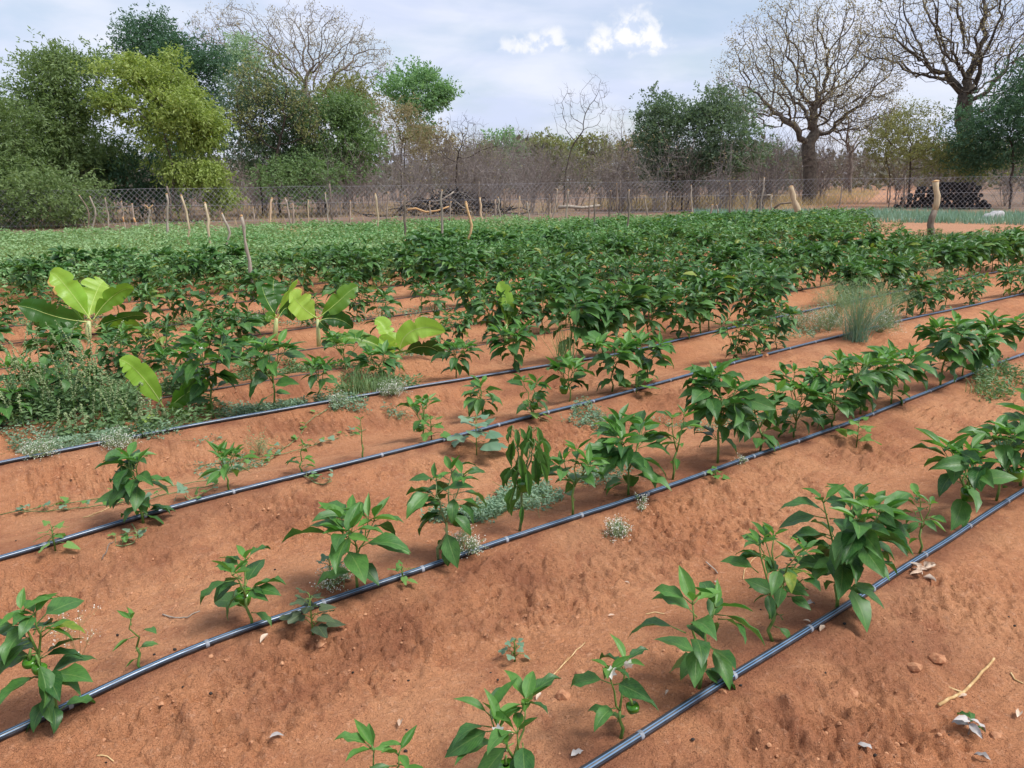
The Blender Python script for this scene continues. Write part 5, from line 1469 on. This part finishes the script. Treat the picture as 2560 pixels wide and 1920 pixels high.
for i, (x, y, h, n, lab) in enumerate([(60, 905, .66, 12, 'amaranth weed with tall pale seed spikes below the largest banana plant'), (150, 930, .66, 12, 'amaranth weed with an arching seed spike before the big banana plant'), (215, 900, .64, 11, 'amaranth weed between big banana plant and torn leaf'),
                                       (250, 925, .5, 9, 'amaranth weed crossing the pale torn banana leaf'), (310, 940, .30, 6, 'short amaranth weed at the foot of the torn banana leaf'), (20, 945, .36, 7, 'amaranth weed at the end of the fourth pipe'), (180, 950, .30, 7, 'low amaranth weed close to the fourth pipe')]):
    amaranth(400 + i, x, y, h, n, lab)


def mat_patch(seed, cx, cyp, wx, hy, n, label, mat, lsz=.022, hgt=.05, name='ground_cover'):
    """low creeping mat of tiny leaves"""
    rng = np.random.default_rng(seed); k = int(n * 1.6); r = np.sqrt(rng.random(k)); a = rng.uniform(0, 6.28, k); r = r * (1 + .25 * np.sin(3 * a + seed) + .12 * np.sin(7 * a))
    P_ = np.array([plane(cx + wx * q * math.cos(t), cyp + hy * q * math.sin(t), -.05) for q, t in zip(r, a)]); keep = fbm(P_[:, 0] * 6, P_[:, 1] * 6, 3, seed) > -.22; P_ = P_[keep][:n]
    z = gz(P_[:, 0], P_[:, 1]); m_ = len(P_); C = np.column_stack([P_[:, 0], P_[:, 1], z + rng.random(m_) ** 1.5 * hgt]); g = Geo()
    leaf_sprinkle(g, C, rdir(rng, m_, -.2, .7), rng.uniform(.7, 1.3, m_) * lsz, rng.uniform(.35, .55, m_) * lsz, rng)
    gs = Geo()
    for q in C[::14]:
        d = np.array([rng.normal(), rng.normal(), 0]) * .05; tube(gs, [q - [0, 0, .01], q + d], [.0012, .001], 3, cap=False)
    root = empty(name, C[0], label, 'ground cover'); root['kind'] = 'stuff'
    for gx in (g, gs):
        for vv in gx.v: vv -= C[0]
    link('leaves', g.mesh('leaves', mat, False), root)['kind'] = 'stuff'; link('runners', gs.mesh('runners', STEM), root)['kind'] = 'stuff'


mat_patch(501, 1015, 1105, 80, 32, 2200, 'grey-green leafy mat under the leaning pepper plant', GLAUC)
mat_patch(502, 1125, 1075, 85, 42, 2600, 'grey-green leafy mat beneath the wilting pepper plant', GLAUC)
mat_patch(503, 1262, 908, 48, 20, 900, 'grey-green leafy mat above the third pipe', GLAUC)
mat_patch(504, 640, 885, 190, 16, 3000, 'strip of grey-green creeping weeds above the fourth pipe', GLAUC, .025, .05)
mat_patch(505, 180, 955, 190, 22, 3400, 'strip of grey-green weeds under the amaranth along the fourth pipe', GLAUC, .025, .07)
mat_patch(506, 1300, 1030, 70, 22, 800, 'sparse grey-green weeds between the second and third pipes', GLAUC)
mat_patch(507, 130, 880, 200, 60, 4200, 'dense low green weeds below the big banana plant', WEEDLEAF, .045, .14, 'weed_patch')
mat_patch(508, 300, 870, 180, 55, 2800, 'low green weeds around the torn banana leaf', WEEDLEAF, .045, .12, 'weed_patch')
mat_patch(509, 800, 835, 90, 28, 1600, 'green weeds at the foot of the low banana plant', WEEDLEAF, .035, .09, 'weed_patch')
mat_patch(510, 480, 985, 70, 30, 500, 'thin creeping weeds around the light green pepper plant', GLAUC, .022, .03)
mat_patch(511, 2160, 830, 70, 30, 1300, 'green weeds overgrowing the far end of the second pipe', WEEDLEAF, .035, .09, 'weed_patch')
mat_patch(512, 1600, 905, 170, 12, 900, 'thin weeds under the hedge-like run of peppers', GLAUC, .02, .03)
mat_patch(513, 1700, 700, 90, 26, 1500, 'pale weeds on bare soil beside the seeding grass tuft', GLAUC, .03, .06, 'weed_patch')
mat_patch(514, 760, 690, 260, 22, 2000, 'low weeds scattered between the spaced pepper plants', GLAUC, .03, .04, 'weed_patch')


mat_patch(515, 160, 705, 190, 16, 1300, 'low weeds behind the largest banana plant', WEEDLEAF, .035, .05, 'weed_patch')
mat_patch(516, 470, 700, 120, 18, 900, 'low weeds between the largest banana plant and the banana pair', WEEDLEAF, .035, .05, 'weed_patch')
mat_patch(517, 610, 800, 130, 22, 1500, 'low weeds in front of the banana pair', WEEDLEAF, .035, .06, 'weed_patch')
mat_patch(518, 930, 760, 90, 18, 800, 'low weeds behind the low banana plant', GLAUC, .03, .05, 'weed_patch')


def grass_tuft(seed, bx, by, h, n, label, seedn=0, mat=GRASSY, wd_=.006, lean=.45):
    rng = np.random.default_rng(seed); b = G(bx, by); root = empty('grass_tuft', b, label, 'grass'); g = Geo()
    blades(g, np.column_stack([rng.normal(size=n) * .05, rng.normal(size=n) * .05, np.zeros(n)]), rng.uniform(.5, 1.1, n) * h, np.full(n, wd_), rng, lean, 5)
    link('blades', g.mesh('blades', mat, False), root)
    if seedn:
        gs, gd = Geo(), Geo()
        for k in range(seedn):
            a = rng.uniform(0, 6.28); ln = rng.uniform(.2, .9); e = np.array([math.cos(a) * ln * h * .8, math.sin(a) * ln * h * .8, h * rng.uniform(.6, 1.0)]); P_ = bez((0, 0, 0), e * [.4, .4, .6], e, 7); tube(gs, P_, np.linspace(.0012, .0008, 7), 3, cap=False)
            for _ in range(12):
                q = P_[int(rng.integers(4, 7))]; f_ = q + rng.normal(size=3) * .035; tube(gs, [q, f_], [.0006, .0005], 3, cap=False); C = f_[None] + rng.normal(size=(3, 3)) * .008
                leaf_sprinkle(gd, C, rdir(rng, 3), np.full(3, .010), np.full(3, .006), rng)
        link('seed_stalks', gs.mesh('seed_stalks', PALE_WEED), root).__setitem__('kind', 'stuff'); link('seed_heads', gd.mesh('seed_heads', PALE_WEED, False), root).__setitem__('kind', 'stuff')


grass_tuft(521, 1850, 738, .60, 210, 'big blue-green grass tuft with airy seed heads beside the third pipe', 90, ONION)
grass_tuft(522, 1800, 705, .48, 80, 'wispy seeding grass behind the big blue-green tuft', 50, PALE_WEED)
grass_tuft(523, 1915, 705, .48, 80, 'wispy seeding grass at the far side of the big tuft', 50, PALE_WEED)
grass_tuft(524, 775, 850, .24, 110, 'grass tuft beside the low banana plant')
grass_tuft(525, 825, 848, .22, 80, 'small grass tuft in front of the low banana plant')
grass_tuft(526, 1220, 790, .42, 60, 'tall thin grass growing among the dark peppers', 0, GRASSY, .008, .25)
grass_tuft(527, 1330, 655, .55, 50, 'tall pale grass sticking out over the dense peppers', 10, ONION, .009, .3)
grass_tuft(528, 1420, 650, .5, 40, 'second pale grass clump sticking out over the dense peppers', 8, ONION, .009, .3)
grass_tuft(529, 2020, 640, .45, 60, 'feathery grass between the dense peppers by the weedy end', 26, PALE_WEED)
grass_tuft(530, 2120, 855, .14, 50, 'low grass beyond the end of the second pipe')
grass_tuft(531, 870, 905, .06, 26, 'tiny grass sprig on the soil near the third pipe', 0, GRASSY, .003)
grass_tuft(532, 560, 985, .10, 30, 'dry thin grass by the light green pepper plant', 8, DRYGRASS, .003)


def wispy(seed, bx, by, h, wd_, n, label, mat=PALE_WEED):
    rng = np.random.default_rng(seed); b = G(bx, by); root = empty('wispy_weed', b, label, 'weed', 'fine wispy weeds'); gs, gd, gl = Geo(), Geo(), Geo()
    for k in range(n):
        d = unit(np.array([rng.normal() * wd_ / h, rng.normal() * wd_ / h, 1.])); p = np.zeros(3); L = h * rng.uniform(.5, 1)
        e1 = p + d * L * .6 + rng.normal(size=3) * .01; tube(gs, [p, p + d * L * .3, e1], [.0011, .0009, .0007], 3, cap=False)
        for _ in range(6):
            e2 = e1 + unit(d + rng.normal(size=3) * .8) * L * rng.uniform(.2, .5); e2[2] = max(e2[2], .004); tube(gs, [e1, e2], [.0007, .0005], 3, cap=False)
            C = e2[None] + rng.normal(size=(3, 3)) * .006; leaf_sprinkle(gd, C, rdir(rng, 3), np.full(3, .0055), np.full(3, .0045), rng)
            C = e1[None] + (e2 - e1) * rng.random((3, 1)); leaf_sprinkle(gl, C, rdir(rng, 3), rng.uniform(.008, .016, 3), np.full(3, .003), rng)
    link('stems', gs.mesh('stems', mat), root); link('flowers', gd.mesh('flowers', WHITE, False), root).__setitem__('kind', 'stuff'); link('leaves', gl.mesh('leaves', mat, False), root)


wispy(541, 1332, 1160, .10, .09, 36, 'pale wispy weed with tiny white flowers below the second pipe')
wispy(542, 1000, 1198, .13, .13, 46, 'wispy weed with white specks draped over the second pipe')
wispy(543, 728, 1262, .12, .10, 30, 'thin brownish wispy weed at the foot of the compact pepper plant')
wispy(544, 848, 870, .16, .15, 60, 'round pale wispy weed cushion on the fourth pipe')
wispy(545, 90, 985, .14, .18, 50, 'pale wispy weed at the weedy start of the fourth pipe')
wispy(546, 260, 968, .14, .16, 50, 'pale wispy weed lying over the fourth pipe near the torn banana leaf')
wispy(547, 1600, 1000, .06, .04, 10, 'little weed sprig against the second pipe')
wispy(548, 172, 1430, .22, .05, 7, 'thin dry flowering stalk behind the ragged pepper plant', DRYGRASS)
wispy(549, 1385, 1100, .07, .05, 10, 'little pale sprig under the second pipe')
wispy(551, 1790, 715, .34, .30, 90, 'airy pale weed cloud behind the big blue-green tuft')
wispy(552, 1900, 720, .34, .30, 90, 'airy pale weed cloud beyond the big blue-green tuft')
wispy(553, 1720, 712, .26, .22, 60, 'airy pale weed on the bare soil by the third pipe')
wispy(550, 735, 880, .12, .10, 22, 'pale wispy sprig on the fourth pipe by the grass')


def lobed_template(seed=0, n=22):
    a = np.linspace(-2.75, 2.75, n); r = np.random.default_rng(seed)
    rad = .5 * (1 + .22 * np.cos(a * 3.4)) * (1 + .04 * r.normal(size=n)) * np.interp(np.abs(a), [0, 2, 2.75], [1.1, .95, .75])
    rim = np.stack([np.sin(a) * rad, .35 + np.cos(a) * rad, -.10 * rad + .10 * np.sin(a * 5)*rad], -1)
    V = np.vstack([[0, .18, .02], rim]); t = [(0, i + 1, i) for i in range(1, n)]
    uv = np.column_stack([V[:, 0] + .5, V[:, 1]]); return V, np.array(t), uv


LOB = []
for sd in (1, 2):
    V, t, uv = lobed_template(sd)
    LOB.append((V, t, uv))


def lobed_me(mat):
    out = []
    for V, t, uv in LOB:
        g = Geo(); g.add(V, None, t, uv); out.append(g.mesh('lobed_leaf', mat))
    return out


LOBM = {'green': lobed_me(LOBED), 'blue': lobed_me(GLAUC), 'purple': lobed_me(PURPLE)}


def seedling(seed, bx, by, ty, wpx, n, label, kind, name='lobed_seedling', cat='seedling', sc=1., group=None, elong=1.):
    rng = np.random.default_rng(seed); b = G(bx, by); h = height_for(b, ty); wd_ = wpx * KP * depth(b) / FPX
    root = empty(name, b, label, cat, group); g = Geo(); tube(g, [(0, 0, -.005), (0, 0, h * .4), (0, 0, h * .85)], [.004, .0035, .002], 6); L = wd_ * .36 * sc; jobs = []
    for k in range(n):
        t = (k + .5) / n; a = k * 2.4 + rng.normal() * .3; z = h * (.15 + .7 * t); o = wd_ * .5 * (1 - .45 * t) - L * .55; o = max(o, .01)
        p = np.array([0, 0, z]); q = p + np.array([math.cos(a) * o, math.sin(a) * o, .3 * o]); tube(g, [p, (p + q) / 2 + [0, 0, .008], q], [.002, .0016, .0014], 4); jobs.append((q, a, L * (1 - .4 * t), t))
    link('stem', g.mesh('stem', STEM), root)
    for q, a, l, t in jobs:
        e = -.35 + .7 * t + rng.normal() * .2; o = link('leaf', LOBM[kind][int(rng.integers(0, 2))], root); M = Matrix(frame(np.array([math.cos(a) * math.cos(e), math.sin(a) * math.cos(e), math.sin(e)]), rng.normal() * .3).tolist()).to_4x4(); M.translation = Vector(q); o.matrix_local = M @ Matrix.Diagonal((l, l * elong, l, 1))


seedling(561, 1030, 985, 885, 120, 13, 'pale lobed-leaf weed spreading over the third pipe', 'blue', sc=1.1)
seedling(562, 1152, 905, 860, 68, 9, 'bright green lobed seedling on the third pipe', 'green')
seedling(563, 932, 950, 888, 80, 11, 'light green lobed seedling at the foot of a fruiting pepper', 'green')
seedling(564, 1375, 850, 800, 80, 9, 'light green lobed weed between two peppers on the third row', 'green')
seedling(565, 676, 1372, 1268, 92, 15, 'purplish toothed-leaf weed growing against the second pipe', 'purple', name='toothed_weed', cat='weed', elong=1.5)
seedling(566, 870, 1258, 1215, 52, 7, 'tiny light green sprout touching the second pipe', 'green', elong=1.9, sc=.8)
seedling(567, 120, 1190, 1125, 68, 10, 'small weed sprout on the third pipe', 'green', elong=1.9, sc=.8)
seedling(568, 1112, 1428, 1375, 64, 9, 'small grey-green seedling alone on the open soil', 'blue', sc=.9)
seedling(569, 715, 1255, 1200, 80, 8, 'bluish lobed seedling behind the purplish weed', 'blue')
seedling(570, 1850, 965, 895, 80, 9, 'light green lobed weed among the hedge-like peppers', 'green')
seedling(571, 1545, 1035, 1010, 50, 7, 'tiny lobed sprout beside the second pipe', 'green')

# creeping melon vine
VINES = [([(0, 1115), (80, 1100), (190, 1085), (300, 1065), (420, 1045), (520, 1020), (600, 985), (660, 930), (705, 900)], 34, 'long creeping vine runner crossing the bed to the fourth pipe'),
         ([(40, 1110), (160, 1102), (260, 1090), (330, 1080), (400, 1062), (470, 1050)], 26, 'short leafy vine runner beside the tall narrow pepper plant'),
         ([(430, 1010), (520, 995), (600, 985), (680, 965), (745, 945), (790, 930)], 18, 'thin vine runner toward the spindly seedling'),
         ([(655, 1030), (672, 1045), (695, 1050), (715, 1045)], 8, 'vine tip crossing the third pipe'),
         ([(285, 1135), (290, 1160), (283, 1180), (265, 1190), (250, 1188)], 9, 'vine tip hanging down the bank at the tall narrow pepper plant'),
         ([(470, 1045), (440, 1070), (415, 1085), (405, 1075)], 10, 'curled vine runner at the light green pepper plant')]
for i, (pp, n, lab) in enumerate(VINES):
    rng = np.random.default_rng(580 + i); P_ = np.array([G(*q) for q in pp]); P_[:, 2] += .006
    L = np.concatenate([[0], np.cumsum(np.linalg.norm(np.diff(P_, axis=0), axis=1))]); s_ = np.linspace(0, L[-1], 40); C = np.stack([np.interp(s_, L, P_[:, k]) for k in range(3)], -1)
    C[:, 0] += .015 * np.sin(s_ * 14); C[:, 2] = gz(C[:, 0], C[:, 1]) + .008 + .006 * np.sin(s_ * 25) ** 2
    root = empty('creeping_vine', C[0], lab, 'vine', 'creeping melon vines'); g = Geo(); tube(g, C - C[0], .0028, 5); jobs = []
    for k in range(n):
        q = C[int(rng.integers(1, 40))] - C[0]; e = q + np.array([rng.normal() * .03, rng.normal() * .03, rng.uniform(.012, .04)]); tube(g, [q, e], [.0014, .001], 4, cap=False); jobs.append(e)
    link('runner', g.mesh('runner', STEM_OLD), root)
    for e in jobs:
        l = rng.uniform(.025, .05); a = rng.uniform(0, 6.28); o = link('leaf', LOBM['blue' if rng.random() < .6 else 'green'][int(rng.integers(0, 2))], root)
        M = Matrix(frame(np.array([math.cos(a), math.sin(a), rng.normal() * .3]), rng.normal() * .4).tolist()).to_4x4(); M.translation = Vector(e); o.matrix_local = M @ Matrix.Diagonal((l, l, l, 1))

# ------------------------------------------------------------------ litter on the soil
stick_thing('straw_stalk', 'long pale split straw lying near the small flowering pepper plant', 'straw', [(1184, 1471), (1215, 1440), (1264, 1390)], .0022, STRAW, forks=((1, (.5, .9, .05), .05),))
stick_thing('straw_stalk', 'bent pale straw behind the small-leaved pepper plant', 'straw', [(1605, 1255), (1608, 1232), (1625, 1212), (1650, 1195)], .002, STRAW)
stick_thing('broken_stalk', 'dry pale broken stalk with a kink lying on bare bank soil', 'stalk', [(2027, 1526), (2080, 1500), (2130, 1450), (2147, 1425)], .0055, STRAW, forks=((1, (-.7, .5, .1), .06),))
stick_thing('straw_stalk', 'short curled straw piece beside the broken stalk', 'straw', [(2183, 1455), (2192, 1470), (2210, 1478)], .003, STRAW)
stick_thing('twig', 'thin brown twig lying in the furrow by the seedling', 'twig', [(352, 1330), (385, 1337), (405, 1335), (432, 1322)], .0028, POST)
stick_thing('twig', 'short dark twig on the bank below the third pipe', 'twig', [(222, 1215), (240, 1192), (247, 1180)], .003, POST_D)
stick_thing('twig', 'short grey twig on the soil below the second pipe', 'twig', [(1525, 1215), (1545, 1232), (1550, 1240)], .003, POST)
stick_thing('straw_stalk', 'short pale straw piece in the furrow above the flowering plant', 'straw', [(1395, 1328), (1415, 1325), (1435, 1327)], .0026, STRAW)
stick_thing('straw_stalk', 'curled straw on the slope under the second pipe', 'straw', [(210, 1892 / KP), (232, 1893 / KP), (246, 1905 / KP)], .0022, STRAW)
stick_thing('straw_stalk', 'pale straw bundle lying along the creeping vine', 'straw', [(180, 1120), (220, 1105), (270, 1080)], .003, STRAW, forks=((0, (.8, .6, .02), .25), (1, (.9, .3, .03), .2)))
stick_thing('straw_stalk', 'dry stems lying by the fruiting pepper on the third row', 'straw', [(1140, 890), (1165, 905), (1185, 912)], .003, STRAW, forks=((0, (.9, -.1, .1), .12), (1, (.3, .8, .05), .1)))

DRY = [(571, 1392, .05, 'd', 'curled tan dry leaf on the slope below the fruiting pepper plant'), (865, 1566, .045, 'd', 'pale tan dry leaf above the low light green plant'), (1248, 1631, .05, 'g', 'grey oval dry leaf beside the low fruiting plant'),
       (1163, 1510, .035, 'd', 'pale upright dry leaf tip by the flowering plant'), (1752, 1309, .05, 'g', 'grey boat-shaped dry leaf at the largest pepper bush'), (1742, 1345, .03, 'd', 'small pale curled leaf beside the blue-striped pipe'),
       (1775, 1362, .04, 'd', 'crumpled straw-coloured leaf touching the blue-striped pipe'), (1978, 1240, .07, 'd', 'bunch of shrivelled cream leaves below the largest pepper bush'), (1862, 1620, .055, 'g', 'folded grey dry leaf on the bank beyond the striped pipe'),
       (2118, 1640, .05, 'g', 'grey dry leaf beyond the small dried seedling'), (2078, 1508, .035, 'd', 'tan dry leaf against the broken stalk'), (1322, 1333, .03, 'd', 'yellowish crumb of dry leaf in the open furrow'), (1355, 1262, .025, 'd', 'small pale leaf flake on the open bank'),
       (1545, 1260, .025, 'g', 'pale flake on the bank below the second pipe'), (600, 1600, .045, 'g', 'long grey dry leaf half buried low on the slope'), (1110, 1160, .03, 'd', 'dry leaf at the wilting plant'), (2120, 1050, .04, 'g', 'pale dry leaf by the end clump of the striped pipe'),
       (1100, 1590, .03, 'd', 'brown dry leaf above the low fruiting plant'), (2200, 1548, .05, 'd', 'dry pale leaf beside the curled straw'), (1440, 1500, .022, 'd', 'tiny pale leaf in front of the bare-stemmed pepper')]
for i, (x, y, L, kd, lab) in enumerate(DRY):
    rng = np.random.default_rng(700 + i); p = G(x, y); p[2] = max(p[2], gz(p[0], p[1], True)); T = leaf_template(.5, rng.uniform(.5, 1.2), rng.uniform(.6, 1.6), .06, 700 + i, edge=rng.uniform(-.3, .3)); a = rng.uniform(0, 6.28)
    g = Geo(); V = T[0] - [0, .5, 0]; V = V * np.array([1, 1, .7]) * L; V[:, 2] += .006 - V[:, 2].min() * .6; g.add(V, T[1], uv=T[2]); 
    if 'bunch' in lab:
        for k in range(7):
            M = frame(unit([rng.normal(), rng.normal(), .3]), rng.normal()); g.add((T[0] * L * .8) @ M.T + [rng.normal() * .03, rng.normal() * .03, .012], T[1], uv=T[2])
    o = tag(link('dry_leaf', g.mesh('dry_leaf', DRYLEAF if kd == 'd' else GREYLEAF), None, p), lab, 'leaf', 'dry leaves on the soil'); o.rotation_euler = (0, 0, a)

# grey dried seedling on the right bank
rng = np.random.default_rng(12); b = G(2090, 1590); root = empty('dried_seedling', b, 'small dried grey-leaved seedling on the bank beside the broken stalk', 'seedling'); g = Geo(); tube(g, [(0, 0, -.005), (.004, 0, .03), (-.004, 0, .065)], [.003, .0025, .0015], 5); link('stem', g.mesh('stem', POST), root)
T = LT['mature'][1]
for k in range(7):
    a = k * 2.4; g = Geo(); M = frame(np.array([math.cos(a), math.sin(a), rng.uniform(-.3, .5)]), rng.normal() * .4); g.add(T[0] * .055 @ M.T + [0, 0, .035 + .005 * k], T[1], uv=T[2]); link('leaf', g.mesh('leaf', GREYLEAF if k % 3 else PEP), root)

# clods, crumbs and dark pellets
rng = np.random.default_rng(71)
ico = []
_t = (1 + 5 ** .5) / 2
IV = unit(np.array([(-1, _t, 0), (1, _t, 0), (-1, -_t, 0), (1, -_t, 0), (0, -1, _t), (0, 1, _t), (0, -1, -_t), (0, 1, -_t), (_t, 0, -1), (_t, 0, 1), (-_t, 0, -1), (-_t, 0, 1)]))
IF = np.array([(0, 11, 5), (0, 5, 1), (0, 1, 7), (0, 7, 10), (0, 10, 11), (1, 5, 9), (5, 11, 4), (11, 10, 2), (10, 7, 6), (7, 1, 8), (3, 9, 4), (3, 4, 2), (3, 2, 6), (3, 6, 8), (3, 8, 9), (4, 9, 5), (2, 4, 11), (6, 2, 10), (8, 6, 7), (9, 8, 1)])


def scatter_lumps(n, smin, smax, powr, bankbias, seed, umax=6.5, vmax=6.0):
    rng = np.random.default_rng(seed); u = rng.uniform(-.6, umax, n * 4); v = rng.uniform(.2, vmax, n * 4); t, _ = bed_frac(u, v)
    w_ = (.12 + bankbias * np.clip((t - .5) / .1, 0, 1) * np.clip((.95 - t) / .06, 0, 1)) * np.clip(.35 + 1.6 * fbm(u * 2.3, v * 2.3, 3, 21), 0, 1)
    ok = rng.random(n * 4) < w_; u, v = u[ok][:n], v[ok][:n]; s = smin + (smax - smin) * rng.random(len(u)) ** powr; x, y = xy_of(u, v); z = terrain_uv(u, v, True)
    return x, y, z, s


x, y, z, s = scatter_lumps(6500, .0015, .009, 5, 1., 72)
S = IV[None] * s[:, None, None] * rng.uniform(.65, 1.3, (len(x), 12, 1)) * np.array([1, 1, .75]) + np.stack([x, y, z + s * .15], -1)[:, None]
g = Geo(); g.add(S.reshape(-1, 3), None, (IF[None] + (np.arange(len(x)) * 12)[:, None, None]).reshape(-1, 3))
tag(link('soil_crumbs', g.mesh('soil_crumbs', CLOD, False)), 'loose red soil crumbs scattered over the banks', 'soil crumbs', kind='stuff')
CL = [(1665, 1135, .03), (1215, 1505, .03), (1975, 1445, .03), (2020, 1425, .035), (1540, 1470, .02), (690, 1395, .02), (1105, 1580, .02), (1838, 1500, .022), (2150, 1590, .02), (1470, 1410, .018), (1650, 770, .05), (1895, 1475, .022), (1255, 1455, .02), (1560, 1495, .018)]
for i, (px, py, sz) in enumerate(CL):
    rng = np.random.default_rng(800 + i); p = G(px, py); g = Geo(); V = IV * rng.uniform(.7, 1.25, (12, 1)) * sz * np.array([1, .9, .6])
    mid = {}; F = []; V = list(V)
    def md(a, b):
        k = (min(a, b), max(a, b))
        if k not in mid: V.append((V[a] + V[b]) / 2 * (1 + rng.normal() * .09)); mid[k] = len(V) - 1
        return mid[k]
    for a, b_, c in IF:
        ab, bc, ca = md(a, b_), md(b_, c), md(c, a); F += [(a, ab, ca), (b_, bc, ab), (c, ca, bc), (ab, bc, ca)]
    g.add(np.array(V), None, F); tag(link('soil_clod', g.mesh('soil_clod', CLOD, False), None, p + [0, 0, sz * .15]), 'hard red clod of soil lying loose on the bed', 'clod', 'loose clods of soil')
rng = np.random.default_rng(73); n = 40
px = rng.uniform(0, 2212, n); py = rng.uniform(1150, 1655, n); g = Geo()
for a, b_ in list(zip(px, py)) + [(907 / 1.728 + 0, (1200 + 925 / 1.728) / KP), (48, 1481), (455, 1500), (1010, 1450), (1040, 1462), (1060, 1455), (1075, 1470), (1030, 1475), (1205, 1465)]:
    p = G(a, b_); s = rng.uniform(.0025, .006); g.add(IV * s * rng.uniform(.8, 1.2, (12, 1)) * [1.2, 1, .9] + p + [0, 0, s * .5], None, IF)
tag(link('dark_pellets', g.mesh('dark_pellets', DUNG)), 'small black pellets sprinkled on the red soil', 'pellets', kind='stuff')
print('objects', len(bpy.data.objects), 'tris', sum(len(p.loops) - 2 * len(p.polygons) for p in bpy.data.meshes))
